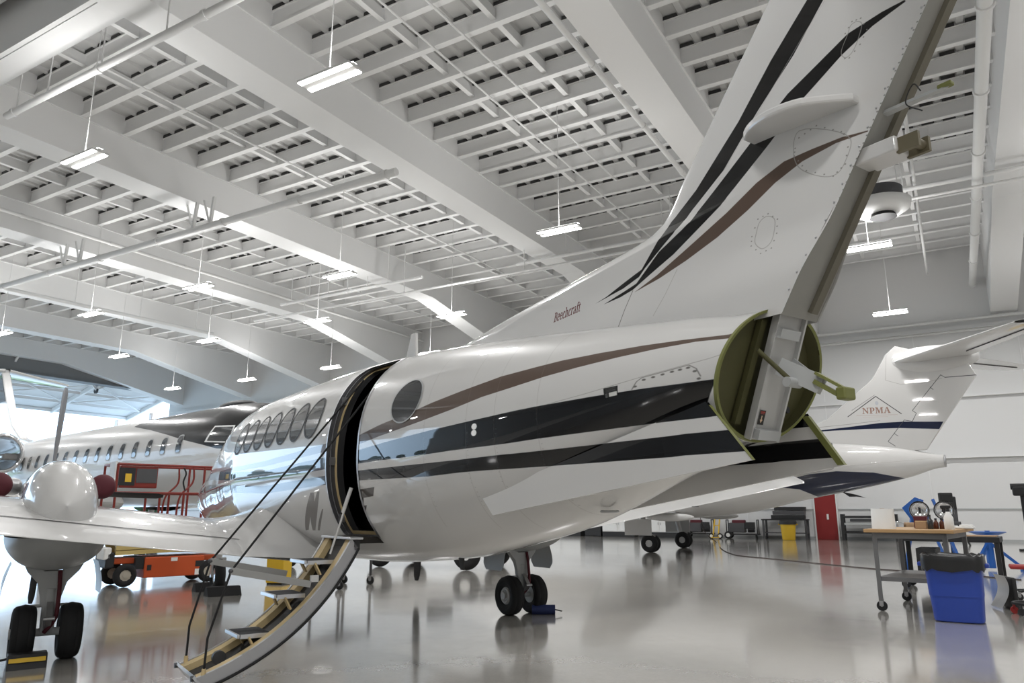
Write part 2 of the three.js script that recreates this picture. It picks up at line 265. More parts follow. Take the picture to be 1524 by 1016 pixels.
// ---------------------------------------------------------------- twin turboprop: local x forward, y up, z to its starboard; t = port offset
const PLANE = thing('turboprop_airplane', 'white twin turboprop airplane with black and bronze stripes, open airstair door and rudder removed', 'airplane', [-6.228, 0, -6.432], 155.035 * D2R);
PLANE.updateMatrixWorld();
const L2 = PLANE.matrixWorld.clone().invert();
const SEC = table([ // s, half width, top, bottom, exponent
  [-6.156, 0.405, 2.31, 1.66, 2.0], [-5.6, 0.46, 2.375, 1.50, 2.05], [-5, 0.525, 2.45, 1.33, 2.1], [-4, 0.64, 2.57, 1.10, 2.2], [-2.9, 0.745, 2.67, 0.925, 2.25], [-1.6, 0.785, 2.755, 0.845, 2.2], [0, 0.79, 2.785, 0.83, 2.15],
  [1.2, 0.785, 2.785, 0.835, 2.15], [1.9, 0.745, 2.77, 0.85, 2.15], [2.6, 0.675, 2.72, 0.88, 2.15], [3.2, 0.6, 2.58, 0.91, 2.1], [3.8, 0.53, 2.36, 0.95, 2.1], [4.6, 0.43, 2.08, 1.02, 2], [5.4, 0.32, 1.9, 1.13, 2], [6.1, 0.17, 1.72, 1.3, 2], [6.4, 0.02, 1.53, 1.47, 2]]);
const shear = (s) => 0.391 * smooth(-4.3, -6.156, s);
function skinT(s, y, k = 1) { let r = s; for (let i = 0; i < 8; i++) r = s - shear(r) * (2.31 - y); if (r < -6.156) return 0;
  const [, w, top, bot, n] = SEC(r), c = (top + bot) / 2, h = (top - bot) / 2 * k, d = Math.abs(y - c) / h; return d >= 1 ? 0 : w * k * Math.pow(1 - Math.pow(d, n), 1 / n); }
const P = (s, y, t) => V(s, y, -t);
const localRay = (px, py) => { const o = EYE.clone().applyMatrix4(L2), d = ray(px, py).transformDirection(L2); return [o, d]; };
function pxSkin(px, py) { const [o, d] = localRay(px, py); let a = 3, hit = null;
  for (let k = 3; k < 22; k += 0.02) { const t = -(o.z + d.z * k); if (t < skinT(o.x + d.x * k, o.y + d.y * k)) { hit = k; break; } a = k; }
  if (hit === null) return null; let b = hit; for (let i = 0; i < 14; i++) { const m = (a + b) / 2; if (-(o.z + d.z * m) < skinT(o.x + d.x * m, o.y + d.y * m)) b = m; else a = m; }
  return [o.x + d.x * b, o.y + d.y * b, -(o.z + d.z * b)]; }
function pxT(px, py, t) { const [o, d] = localRay(px, py), k = (-t - o.z) / d.z; return [o.x + d.x * k, o.y + d.y * k, t]; }
const inPoly = (p, poly) => { let c = false; for (let i = 0, j = poly.length - 1; i < poly.length; j = i++) { const [xi, yi] = poly[i], [xj, yj] = poly[j]; if ((yi > p[1]) !== (yj > p[1]) && p[0] < (xj - xi) * (p[1] - yi) / (yj - yi) + xi) c = !c; } return c; };
// ventral strake: near-vertical plate; root follows the fuselage side
const STRAKE = { px: [[720, 743], [734, 766.5], [1122, 684], [1057, 616], [1000, 632], [930, 657], [848, 690]] };
{ const f = pxSkin(720, 743); STRAKE.a = [f[0], f[1], f[2]]; STRAKE.c = [-6.16, 1.542, 0.37]; STRAKE.d = [-5.955, 1.815, 0.403];
  const n = V(...STRAKE.c).sub(V(...STRAKE.a)).cross(V(...STRAKE.d).sub(V(...STRAKE.a))).normalize(); STRAKE.n = n; }
function pxStrake(px, py) { const [o, d] = localRay(px, py), q = V(o.x, o.y, -o.z), e = V(d.x, d.y, -d.z), k = V(...STRAKE.a).sub(q).dot(STRAKE.n) / e.dot(STRAKE.n); q.addScaledVector(e, k); return [q.x, q.y, q.z]; }
const pxBody = (px, py) => pxSkin(px, py);
// livery, painted in side view (s, y)
const LV = { s0: -6.7, s1: 3.4, y0: 0.75, y1: 2.9, w: 2048, h: 1024 };
const lvXY = (s, y) => [(LV.s1 - s) / (LV.s1 - LV.s0) * LV.w, (LV.y1 - y) / (LV.y1 - LV.y0) * LV.h];
const lvUV = (s, y) => [(LV.s1 - s) / (LV.s1 - LV.s0), (y - LV.y0) / (LV.y1 - LV.y0)];
const PAINT = { black: '#0d0d0f', brown: '#594a41', white: '#cdccca', line: '#9c9a96' };
const fillPoly = (c, pts, col) => { c.fillStyle = col; c.beginPath(); pts.forEach((p, i) => i ? c.lineTo(...p) : c.moveTo(...p)); c.closePath(); c.fill(); };
const strokePts = (c, pts, col, w) => { c.strokeStyle = col; c.lineWidth = w; c.lineJoin = 'round'; c.beginPath(); pts.forEach((p, i) => i ? c.lineTo(...p) : c.moveTo(...p)); c.stroke(); };
const dense = (pts, n = 6) => { const out = []; pts.forEach((p, i) => { if (!i) { out.push(p); return; } const q = pts[i - 1]; for (let k = 1; k <= n; k++) out.push([lerp(q[0], p[0], k / n), lerp(q[1], p[1], k / n)]); }); return out; };
const bodyXY = (pts) => dense(pts).map((p) => pxBody(...p)).filter(Boolean).map((q) => lvXY(q[0], q[1]));
const liveryTex = canvasTex(LV.w, LV.h, (c) => {
  c.fillStyle = PAINT.white; c.fillRect(0, 0, LV.w, LV.h);
  const stripe = (top, bot, col, ext) => { const a = bodyXY(top), b = bodyXY(bot); if (ext) { a.unshift(...ext[0].map((p) => lvXY(...p))); b.unshift(...ext[1].map((p) => lvXY(...p))); } fillPoly(c, [...a, ...b.reverse()], col); };
  stripe([[536, 646.6], [565, 632], [614.5, 612], [642, 599.4], [687, 581.7], [746, 560], [800, 545.6], [839, 535.8], [894.5, 525], [957.5, 514], [1016.5, 505.7], [1099, 496]],
    [[535, 660.4], [565, 648.6], [622, 628], [669.6, 610], [717, 590.5], [766, 574.8], [811, 560], [859, 546.6], [918, 531.9], [977, 519], [1036, 508.2], [1095, 502.3]], PAINT.brown, [[[3.4, 1.83], [0, 1.85]], [[3.4, 1.79], [0, 1.79]]]);
  stripe([[532, 670], [561, 661.4], [585, 654.5], [642, 639.7], [709, 624], [766, 611], [800, 604.2], [875, 591], [957.5, 578], [1066, 563.8]],
    [[531, 690], [563, 685], [618.4, 678], [677.5, 669.3], [756, 659.4], [800, 652.5], [886.6, 641], [977, 629.3], [1050, 621]], PAINT.black, [[[3.4, 1.86], [0, 1.74]], [[3.4, 1.76], [0, 1.64]]]);
  stripe([[531, 700.5], [553.5, 697.8], [608.6, 691.9], [680, 684.3], [736.5, 677.5], [785, 672.7], [890.7, 661], [1000, 648.5], [1020, 645.6], [1084.7, 639.7]],
    [[530, 715], [553.5, 713.5], [638, 708.6], [680, 703.2], [717, 700], [827.5, 692.7], [1000, 680], [1020, 677.5], [1113.7, 671]], PAINT.black, [[[3.4, 1.69], [0, 1.58]], [[3.4, 1.59], [0, 1.50]]]);
  // the stripe on the belly side of the far strake shares these coordinates; registration letters
  fillPoly(c, bodyXY([[531, 729], [557, 724.5], [555.5, 738], [541.5, 740.5], [540.5, 752.5], [546, 751.5], [544, 763], [539, 764.5], [536.5, 776], [531.5, 775]]), '#3a332e');
  for (const p of [[[462, 733], [466.5, 732.5], [459.5, 788], [455, 789]], [[464.5, 733], [467.5, 733], [469, 789], [465.5, 789]], [[472, 731.5], [475.5, 731], [469.5, 789], [465.5, 789]], [[479.5, 757], [481, 757], [476, 789], [473, 789]]]) fillPoly(c, bodyXY(p), '#453d37');
  // panel joints and rivets
  const seam = (pts, w = 1.5, col = PAINT.line) => strokePts(c, bodyXY(pts), col, w);
  seam([[812, 602], [870, 586], [950, 562], [1078, 527]], 1.4); 
  seam([[940, 580], [947, 568], [955, 562], [1025, 543], [1036, 548], [1043, 560]], 1.6, '#7d7b78');
  for (const p of [[958, 565], [972, 561], [986, 557], [1000, 553], [1012, 550], [1024, 547], [1034, 552], [945, 575], [1040, 563]]) { const q = pxBody(...p), [x, y] = lvXY(q[0], q[1]); c.fillStyle = '#6d6b68'; c.beginPath(); c.arc(x, y, 2.6, 0, 7); c.fill(); }
  for (const s of [-3.55, -4.05, -4.35, -4.75]) { const [x] = lvXY(s, 2); strokePts(c, [[x, lvXY(0, 2.6)[1]], [x, lvXY(0, 1.2)[1]]], 'rgba(130,128,124,0.22)', 1.2); for (let y = 1.35; y < 1.95; y += 0.03) { const q = lvXY(s + 0.012 * Math.sign(Math.sin(y * 400)), y); c.fillStyle = 'rgba(120,120,120,0.35)'; c.fillRect(q[0], q[1], 2.2, 2.2); } }
  // data placard and two white dots
  { const q = [[898, 578], [919, 573.5], [919.5, 590], [900, 594.5]].map((p) => pxBody(...p)).map((p) => lvXY(p[0], p[1])); fillPoly(c, q, '#111'); const m = (u, v) => [lerp(lerp(q[0][0], q[1][0], u), lerp(q[3][0], q[2][0], u), v), lerp(lerp(q[0][1], q[1][1], u), lerp(q[3][1], q[2][1], u), v)];
    fillPoly(c, [m(0.35, 0.48), m(0.95, 0.48), m(0.95, 0.85), m(0.35, 0.85)], '#cfcfcb'); for (let k = 0; k < 4; k++) fillPoly(c, [m(0.1, 0.1 + k * 0.09), m(0.9, 0.1 + k * 0.09), m(0.9, 0.13 + k * 0.09), m(0.1, 0.13 + k * 0.09)], '#777'); for (let k = 0; k < 4; k++) fillPoly(c, [m(0.08, 0.52 + k * 0.1), m(0.28, 0.52 + k * 0.1), m(0.28, 0.56 + k * 0.1), m(0.08, 0.56 + k * 0.1)], '#999'); }
  for (const p of [[705.5, 634.5], [705, 644]]) { const q = pxBody(...p), [x, y] = lvXY(q[0], q[1]); c.fillStyle = '#fff'; c.beginPath(); c.ellipse(x, y, 6, 10, 0, 0, 7); c.fill(); }
});
const skinM = gloss(lin(1, 1, 1), 0.3, { map: liveryTex, clearcoatRoughness: 0.02 });
const DOOR = { s0: -2.52, s1: -1.87, y0: 1.1, y1: 2.64 };
const doorLoop = (grow) => { const { s0, s1, y0, y1 } = DOOR, out = [], q = (cx, cy, r, a0) => { for (let k = 0; k <= 6; k++) { const a = (a0 + k * 15) * D2R; out.push([cx + (r + grow) * Math.cos(a), cy + (r + grow) * Math.sin(a)]); } }, R = 0.1, r = 0.04;
  const edge = (a, b, n) => { for (let k = 1; k < n; k++) out.push([lerp(a[0], b[0], k / n), lerp(a[1], b[1], k / n)]); };
  q(s1 - R, y1 - R, R, 0); edge([s1 - R, y1 + grow], [s0 + R, y1 + grow], 8); q(s0 + R, y1 - R, R, 90); edge([s0 - grow, y1 - R], [s0 - grow, y0 + r], 26); q(s0 + r, y0 + r, r, 180); edge([s0 + r, y0 - grow], [s1 - r, y0 - grow], 8); q(s1 - r, y0 + r, r, 270); edge([s1 + grow, y0 + r], [s1 + grow, y1 - R], 26); out.push(out[0]); return out; };
const inDoor = (s, y, g = 0) => s > DOOR.s0 - g && s < DOOR.s1 + g && y > DOOR.y0 - g && y < DOOR.y1 + g;
function hullGeo(k, sA, sB, cut, grow) { // tube of sections; quads inside the door opening (port side) left out
  const ss = []; for (let s = sA; s < sB - 1e-6; s += (s > -2.8 && s < -1.6) ? 0.026 : 0.07) ss.push(s); ss.push(sB); if (cut) { ss.push(DOOR.s0 - grow, DOOR.s1 + grow); } ss.sort((a, b) => a - b);
  const N = 192;
  const g = gridGeo(ss.length - 1, N, (i, j) => { const [, w, top, bot, n] = SEC(ss[i]), a = j / N * Math.PI * 2, c = (top + bot) / 2, h = (top - bot) / 2 * k, ca = Math.cos(a), sa = Math.sin(a);
    const y = c + h * Math.sign(sa) * Math.pow(Math.abs(sa), 2 / n), t = w * k * Math.sign(ca) * Math.pow(Math.abs(ca), 2 / n), s = ss[i] + shear(ss[i]) * (2.31 - y), [u, v] = lvUV(s, y); return [s, y, -t, u, v]; });
  if (!cut) return g;
  const p = g.attributes.position, out = []; const ix = g.index.array;
  for (let f = 0; f < ix.length; f += 3) { let s = 0, y = 0, z = 0; for (let q = 0; q < 3; q++) { s += p.getX(ix[f + q]) / 3; y += p.getY(ix[f + q]) / 3; z += p.getZ(ix[f + q]) / 3; } if (z < 0 && inDoor(s, y, grow)) continue; out.push(ix[f], ix[f + 1], ix[f + 2]); }
  g.setIndex(out); return g;
}
const skin = mesh('fuselage', hullGeo(1, -6.156, 6.4, true, 0), skinM, PLANE);
{ // cabin lining seen through the doorway
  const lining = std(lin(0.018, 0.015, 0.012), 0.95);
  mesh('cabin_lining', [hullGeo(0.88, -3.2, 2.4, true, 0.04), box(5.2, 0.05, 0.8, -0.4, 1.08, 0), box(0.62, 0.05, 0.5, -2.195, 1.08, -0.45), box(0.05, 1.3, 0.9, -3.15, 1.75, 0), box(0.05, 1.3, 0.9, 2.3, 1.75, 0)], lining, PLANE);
  const strip = (g0, d0, g1, d1, mat, name) => { const a = doorLoop(g0), b = doorLoop(g1), n = a.length - 1;
    return mesh(name, gridGeo(n, 1, (i, j) => { const [s, y] = j ? b[i] : a[i]; return [s, y, -(skinT(s, y) - (j ? d1 : d0))]; }), mat, skin); };
  strip(0.022, -0.004, -0.004, -0.006, X.steel, 'door_edge_strip'); strip(-0.004, -0.006, -0.006, 0.075, X.darkSteel, 'door_jamb'); strip(-0.006, 0.03, -0.018, 0.033, X.alu, 'door_rail'); strip(-0.006, 0.075, -0.045, 0.08, X.tan, 'door_trim'); strip(-0.045, 0.08, -0.047, 0.14, X.black, 'door_seal');
  for (const y of [2.3, 1.75, 1.25]) mesh('latch', box(0.04, 0.07, 0.05, DOOR.s1 - 0.005, y, -(skinT(DOOR.s1, y) - 0.05)), X.steel, skin);
}
function patch(name, sc, yc, rs, ry, off, mat, parent, inner = 0) { // oval patch lying on the port skin; inner > 0 makes a ring
  return mesh(name, gridGeo(40, 6, (i, j) => { const a = i / 40 * Math.PI * 2, f = lerp(inner, 1, j / 6), s = sc + rs * f * Math.cos(a), y = yc + ry * f * Math.sin(a); return [s, y, -(skinT(s, y) + off)]; }), mat, parent);
}
for (let k = 0; k < 7; k++) { const s = -1.35 + k * 0.437; const w = patch('window', s, 2.195, 0.195, 0.185, 0.004, X.glassDark, skin); w.userData.label = 'round dark cabin window'; patch('window_rim', s, 2.195, 0.212, 0.203, 0.007, X.black, skin, 0.9); }
patch('window', -3.235, 2.14, 0.2, 0.165, 0.004, X.glassDark, skin); patch('window_rim', -3.235, 2.14, 0.212, 0.175, 0.006, X.greyPaint, skin, 0.94);
{ // windscreen panels (far end) and top antenna
  const a = mesh('blade_antenna', extr([[-1.83, 2.74], [-2.05, 2.72], [-2.03, 3.0], [-1.95, 3.0]], 0.02, 0.006).translate(0, 0, -0.01), X.white, skin);
  mesh('windscreen', gridGeo(10, 24, (i, j) => { const s = 3.0 + i * 0.09, [, w, top, bot, n] = SEC(s), ang = (35 + j / 24 * 110) * D2R, c = (top + bot) / 2, h = (top - bot) / 2; return [s, c + (h + 0.006) * Math.pow(Math.sin(ang), 2 / n), -(w + 0.006) * Math.sign(Math.cos(ang)) * Math.pow(Math.abs(Math.cos(ang)), 2 / n)]; }), X.glassDark, skin);
}
{ // open tail end: bulkhead in olive primer, cut lip
  const ring = (f, d) => (i) => { const [, w, top, bot, n] = SEC(-6.156), a = i / 72 * Math.PI * 2, ca = Math.cos(a), sa = Math.sin(a), c = (top + bot) / 2, h = (top - bot) / 2; const y = c + f * h * Math.sign(sa) * Math.pow(Math.abs(sa), 2 / n), t = f * w * Math.sign(ca) * Math.pow(Math.abs(ca), 2 / n); return [-6.156 + 0.391 * (2.31 - y) + d, y, -t]; };
  const strip = (r0, r1) => gridGeo(72, 1, (i, j) => (j ? r1 : r0)(i));
  const b = mesh('tail_bulkhead', [strip(ring(0.96, 0.0), ring(0.955, 0.07)), gridGeo(72, 1, (i, j) => j ? ring(0.955, 0.07)(i) : [-6.156 + 0.391 * 0.325 + 0.07, 1.985, 0])], X.green, PLANE); b.userData.label = 'olive primed tail bulkhead';
  mesh('bulkhead_lip', [strip(ring(1.004, 0.014), ring(1.002, -0.004)), strip(ring(1.002, -0.004), ring(0.96, -0.002))], X.greenLip, b);
  const up = V(-0.391, 1, 0).normalize(), aft = V(-1, -0.391, 0).normalize(), O = V(-6.156 + 0.391 * 0.325, 1.985, 0); // point on the bulkhead plane
  const at = (h, t, d) => O.clone().addScaledVector(up, h).addScaledVector(aft, d - 0.05).add(V(0, 0, -t));
  mesh('bulkhead_stiffener', [bar(at(-0.27, 0.14, 0.01), at(0.27, 0.12, 0.01), 0.03, 0.04, V(0, 0, 1)), bar(at(-0.25, -0.16, 0.01), at(0.27, -0.16, 0.01), 0.02, 0.03, V(0, 0, 1))], X.green, b);
  mesh('lightening_hole', cyl(0.018, 0.018, 0.01, 0, 0, 0, 'x', 16).translate(...at(-0.17, -0.24, 0.015).toArray()), X.black, b);
}
// ---- fin
const finLE = table([[2.2, -2.75], [2.678, -2.94], [2.752, -3.32], [2.83, -3.98], [2.901, -4.613], [2.955, -5.08], [3.0, -5.3], [3.278, -5.547], [3.792, -5.98], [4.066, -6.215], [4.7, -6.77]]);
const finRear = (y) => -6.253 - (y - 2.292) * 0.657;
const finHalf = (s, y) => { const d = Math.max(0, finLE(y)[1] - s), T = lerp(0.1, 0.075, smooth(2.4, 4.2, y)) * (y < 3.05 ? 1 : 1); return T * Math.pow(clamp(d / 0.75, 0, 1), 0.5) + 0.001 + (y < 2.72 ? 0.05 * smooth(2.72, 2.4, y) * clamp(d, 0, 1) : 0); };
const FV = { s0: -7.7, s1: -2.7, y0: 2.2, y1: 4.4, w: 2048, h: 1024 };
const fvXY = (s, y) => [(FV.s1 - s) / (FV.s1 - FV.s0) * FV.w, (FV.y1 - y) / (FV.y1 - FV.y0) * FV.h];
const finPt = (px, py) => { let q = pxT(px, py, 0.08); for (let i = 0; i < 4; i++) q = pxT(px, py, finHalf(q[0], q[1])); return q; };
const finXY = (pts) => dense(pts, 4).map((p) => { const q = finPt(...p); return fvXY(q[0], q[1]); });
const finTex = canvasTex(FV.w, FV.h, (c) => {
  c.fillStyle = PAINT.white; c.fillRect(0, 0, FV.w, FV.h);
  const st = (l, r, col) => fillPoly(c, [...finXY(l), ...finXY(r).reverse()], col);
  st([[1250, -85], [1201, 0], [1147, 90.6], [1099, 181], [1036, 283], [1000, 330], [977, 362], [955, 401], [933.6, 417], [902, 442], [886, 452]],
    [[1278, -85], [1225, 0], [1181, 81.5], [1126, 167.6], [1076.6, 253.6], [1016.5, 330], [987, 365], [960, 398.6], [951, 412], [927, 429.6], [886, 452]], PAINT.black);
  st([[1346, 0], [1312, 18], [1262, 50], [1217, 95], [1172, 140], [1147, 172], [1122, 206], [1072, 272], [1027, 330], [980.5, 375], [947, 422], [927, 435], [899, 452.7]],
    [[1348, 2], [1298.6, 38.5], [1253, 81.5], [1217, 122], [1190, 152], [1147, 211], [1113, 254], [1072, 306], [1049, 330], [1002, 378.5], [967, 408.7], [942, 431], [923.6, 442], [899, 452.7]], PAINT.black);
  st([[1292, 194], [1253, 204], [1208, 222], [1167, 240], [1126, 272], [1081, 317], [1031, 362], [977, 410], [946, 433.5]], [[1292, 195.5], [1244, 213], [1194, 240], [1153.6, 272], [1113, 312.5], [1067.6, 353], [1022, 387], [981.5, 414], [944, 435]], PAINT.brown);
  strokePts(c, finXY([[942, 432], [930, 460], [920, 487]]), '#77756f', 2.5); strokePts(c, finXY([[1008, 400], [990, 438], [972, 470]]), '#a9a7a2', 1.6); strokePts(c, finXY([[1078, 253], [1190, 62], [1228, 0]]), '#b5b3ae', 1.2);
  const dots = (pts, n, r = 1.7, col = '#85837f') => { for (let i = 0; i < pts.length - 1; i++) for (let k = 0; k < n; k++) { const q = finPt(lerp(pts[i][0], pts[i + 1][0], k / n), lerp(pts[i][1], pts[i + 1][1], k / n)), [x, y] = fvXY(q[0], q[1]); c.fillStyle = col; c.beginPath(); c.arc(x, y, r, 0, 7); c.fill(); } };
  const oval = (pts) => { const cv = new THREE.CatmullRomCurve3(pts.map((p) => V(p[0], p[1], 0)), true); strokePts(c, finXY(cv.getPoints(40).map((p) => [p.x, p.y])), '#9a9894', 1.5); };
  oval([[1126, 345], [1131, 330], [1141, 322], [1152, 325], [1152, 345], [1146, 362], [1134, 370], [1124, 362]]); dots([[1119, 352], [1128, 326], [1143, 318], [1157, 326], [1156, 347], [1148, 369], [1132, 377], [1118, 366], [1119, 352]], 2);
  oval([[1262, 50], [1266, 38], [1275, 32], [1282, 34], [1279, 52], [1268, 78], [1258, 86], [1252, 80]]); dots([[1258, 50], [1268, 32], [1281, 27], [1290, 44], [1280, 66], [1264, 86], [1251, 88]], 2);
  oval([[1189, 195], [1265, 205], [1258, 240], [1246, 258], [1228, 263], [1190, 250], [1181, 228]]); dots([[1189, 205], [1215, 187], [1252, 196], [1264, 206], [1258, 244], [1240, 262], [1200, 254], [1182, 232], [1184, 215]], 3);
  dots([[1376, 8], [1300, 178], [1230, 340], [1178, 455]], 14, 1.8);
  // maker's script on the dorsal fillet
  const a = finPt(823.5, 480), b = finPt(863, 463), A = fvXY(a[0], a[1]), B = fvXY(b[0], b[1]); const hpx = (() => { const u = finPt(823.5, 465); return A[1] - fvXY(u[0], u[1])[1]; })();
  c.save(); c.translate(...A); c.rotate(Math.atan2(B[1] - A[1], B[0] - A[0])); c.font = 'italic bold ' + Math.round(Math.abs(hpx) * 1.25) + 'px serif'; c.fillStyle = '#5a2b2c'; const tw = c.measureText('Beechcraft').width; c.scale(Math.hypot(B[0] - A[0], B[1] - A[1]) / tw, 1); c.fillText('Beechcraft', 0, 0); c.restore();
});
const finM = gloss(lin(1, 1, 1), 0.3, { map: finTex, clearcoatRoughness: 0.05 });
{
  const ys = []; for (let y = 2.25; y < 2.98; y += 0.02) ys.push(y); for (let y = 2.98; y <= 4.63; y += 0.05) ys.push(y);
  const side = (sg) => gridGeo(ys.length - 1, 40, (i, j) => { const y = ys[i], le = finLE(y)[1], c = Math.pow(j / 40, 1.7), s = lerp(le, finRear(y), c); return [s, y, -sg * finHalf(s, y), (FV.s1 - s) / (FV.s1 - FV.s0), (y - FV.y0) / (FV.y1 - FV.y0)]; });
  const fin = mesh('tail_fin', [side(1), side(-1)], finM, PLANE);
  // spar web and flange behind the removed rudder
  const rear = (y, d, t) => P(finRear(y) + d, y + 0, t);
  const webM = std(lin(0.27, 0.266, 0.245), 0.5, 0.1), ridgeM = std(lin(0.15, 0.138, 0.105), 0.6, 0.1);
  mesh('spar_web', gridGeo(20, 1, (i, j) => { const y = lerp(2.25, 4.6, i / 20), h = finHalf(finRear(y), y); const p = rear(y, 0.012, j ? -h : h); return [p.x, p.y, p.z]; }), webM, fin);
  mesh('spar_flange', [bar(rear(2.28, 0.0, -0.072), rear(4.6, 0.0, -0.052), 0.03, 0.05, V(0, 0, 1))], ridgeM, fin);
  for (let k = 0; k < 24; k++) { const y = 2.36 + k * 0.075; mesh('rivet', sph(0.006, ...rear(y, 0.02, finHalf(finRear(y), y) + 0.001).toArray(), 1, 1, 1, 6), X.steel, fin); }
  // navigation antenna blade standing out from the fin
  const A = [-6.10, 3.235], B = [-6.68, 3.185];
  const blade = []; for (let k = 0; k <= 24; k++) { const u = k / 24, w = 0.215 * Math.pow(Math.sin(Math.PI * Math.min(1, u * 0.9 + 0.05)), 0.5) * (1 - 0.3 * Math.max(0, u - 0.7) / 0.3); blade.push([lerp(A[0], B[0], u), w]); }
  const shp = [[A[0], 0.05], ...blade, [B[0], 0.05]].map(([s, w], i) => [s, i && i < 26 ? w + 0.07 : w]);
  for (const sg of [1, -1]) { const g = extr(shp.map(([s, w]) => [s, sg * w]), 0.02, 0.012); g.applyMatrix4(new THREE.Matrix4().set(1, 0, 0, 0, (B[1] - A[1]) / (B[0] - A[0]), 0, 1, 0, 0, -1, 0, 0, 0, 0, 0, 1)); g.computeVertexNormals(); g.translate(0, A[1] - A[0] * (B[1] - A[1]) / (B[0] - A[0]), 0);
    const m = mesh('antenna_blade', g, X.white, fin); m.userData.label = 'white antenna blade on the fin side'; for (let k = 0; k < 4; k++) { const s = lerp(A[0], B[0], 0.25 + k * 0.17); mesh('screw', sph(0.009, s, lerp(A[1], B[1], 0.25 + k * 0.17) - 0.004, -sg * 0.115, 1, 1, 1, 8), X.steel, m); } }
  // hinge brackets
  const q1 = pxT(1290, 240, 0), q2 = pxT(1330, 165, 0);
  const hb = mesh('hinge_bracket', [rbox(0.2, 0.075, 0.15, finRear(q1[1]) - 0.06, q1[1] - 0.0, 0, 0.01)], X.white, fin); mesh('hinge_fork', [box(0.1, 0.07, 0.02, finRear(q1[1]) - 0.2, q1[1] - 0.01, 0.045), box(0.1, 0.07, 0.02, finRear(q1[1]) - 0.2, q1[1] - 0.01, -0.045), cyl(0.022, 0.022, 0.09, finRear(q1[1]) - 0.22, q1[1] - 0.01, 0, 'z', 16)], std(lin(0.16, 0.14, 0.09), 0.5, 0.4), hb);
  const pl = mesh('hinge_plate', [extr([[0.05, -0.02], [-0.14, -0.014], [-0.24, -0.012], [-0.26, 0], [-0.24, 0.012], [0.05, 0.02]], 0.012, 0.002).rotateX(Math.PI / 2).translate(finRear(q2[1]), q2[1], -0.02)], X.greyPaint, fin); mesh('plate_tip', [rbox(0.06, 0.02, 0.035, finRear(q2[1]) - 0.25, q2[1], -0.02, 0.006)], X.greenLip, pl);
  mesh('loose_wire', tube([[finRear(q2[1]) - 0.16, q2[1] + 0.01, -0.05], [finRear(q2[1]) - 0.14, q2[1] + 0.05, -0.06], [finRear(q2[1]) - 0.1, q2[1] - 0.03, -0.07], [finRear(q2[1]) - 0.16, q2[1] - 0.09, -0.06]], 0.003, true, 6), X.black, pl);
  // spar foot running down over the bulkhead
  const up = V(-0.391, 1, 0).normalize(), aft = V(-1, -0.391, 0).normalize(), O = V(-6.156 + 0.391 * 0.325, 1.985, 0), at = (h, t, d) => O.clone().addScaledVector(up, h).addScaledVector(aft, d).add(V(0, 0, -t));
  const footM = std(lin(0.5, 0.5, 0.49), 0.45, 0.2);
  const foot = mesh('spar_foot', [bar(at(-0.33, 0, 0.015), at(0.36, 0, 0.015), 0.03, 0.2, V(0, 0, 1)), bar(at(-0.33, -0.1, 0.03), at(0.36, -0.1, 0.03), 0.05, 0.014, V(0, 0, 1)), bar(at(-0.33, 0.1, 0.03), at(0.36, 0.1, 0.03), 0.03, 0.01, V(0, 0, 1))], footM, fin);
  mesh('foot_gusset', bar(at(0.2, 0.02, 0.05), at(0.25, 0.02, 0.05), 0.04, 0.15, V(0, 0, 1)), X.greyPaint, foot); mesh('foot_gusset', bar(at(-0.32, 0, 0.05), at(-0.27, 0, 0.05), 0.05, 0.17, V(0, 0, 1)), X.greyPaint, foot);
  mesh('warning_placard', gridGeo(1, 1, (i, j) => { const p = at(-0.25 + 0.075 * j, 0.065 - 0.045 * i, 0.034); return [p.x, p.y, p.z, i, j]; }), std(lin(1, 1, 1), 0.5, 0, { map: canvasTex(64, 96, (c) => { c.fillStyle = '#16110f'; c.fillRect(0, 0, 64, 96); c.fillStyle = '#b0382c'; c.fillRect(6, 8, 52, 7); c.fillRect(10, 20, 44, 5); c.fillStyle = '#e7c9a8'; c.fillRect(27, 36, 10, 30); c.beginPath(); c.moveTo(16, 62); c.lineTo(48, 62); c.lineTo(32, 86); c.fill(); }) }), foot);
  const lever = mesh('rudder_bellcrank', [bar(at(0.06, 0.03, 0.06), at(0.02, -0.02, 0.28), 0.05, 0.09, V(0, 1, 0)), bar(at(0.1, -0.03, 0.08), at(0.03, -0.06, 0.24), 0.02, 0.03), cyl(0.025, 0.025, 0.1, ...at(0.0, 0.04, 0.16).toArray(), 'z', 16)], X.greyPaint, fin);
  mesh('bellcrank_fork', [bar(at(0.03, 0.0, 0.25), at(-0.01, -0.03, 0.4), 0.05, 0.022), bar(at(0.07, 0.0, 0.25), at(0.03, -0.03, 0.4), 0.07, 0.014), rbox(0.05, 0.06, 0.09, ...at(0.01, -0.03, 0.4).toArray(), 0.01)], X.greenLip, lever);
  mesh('push_rod', rod(at(0.12, 0.19, 0.03), at(0.0, 0.05, 0.17), 0.012), X.green, lever);
  // tailplane on top of the fin, out of the frame
  for (const sg of [1, -1]) mesh('tailplane', gridGeo(12, 28, (i, j) => { const e = i / 12, t = sg * 2.8 * e, c = lerp(0.8, 0.5, e), a = j / 28 * Math.PI * 2, s = -6.75 - 0.35 * e - c * (0.5 - 0.5 * Math.cos(a)), th = 0.09 * c * Math.sin(a) * Math.pow(Math.abs(Math.cos(a / 2)), 0.4); return [s, 4.63 + th, -t]; }), X.white, PLANE);
}
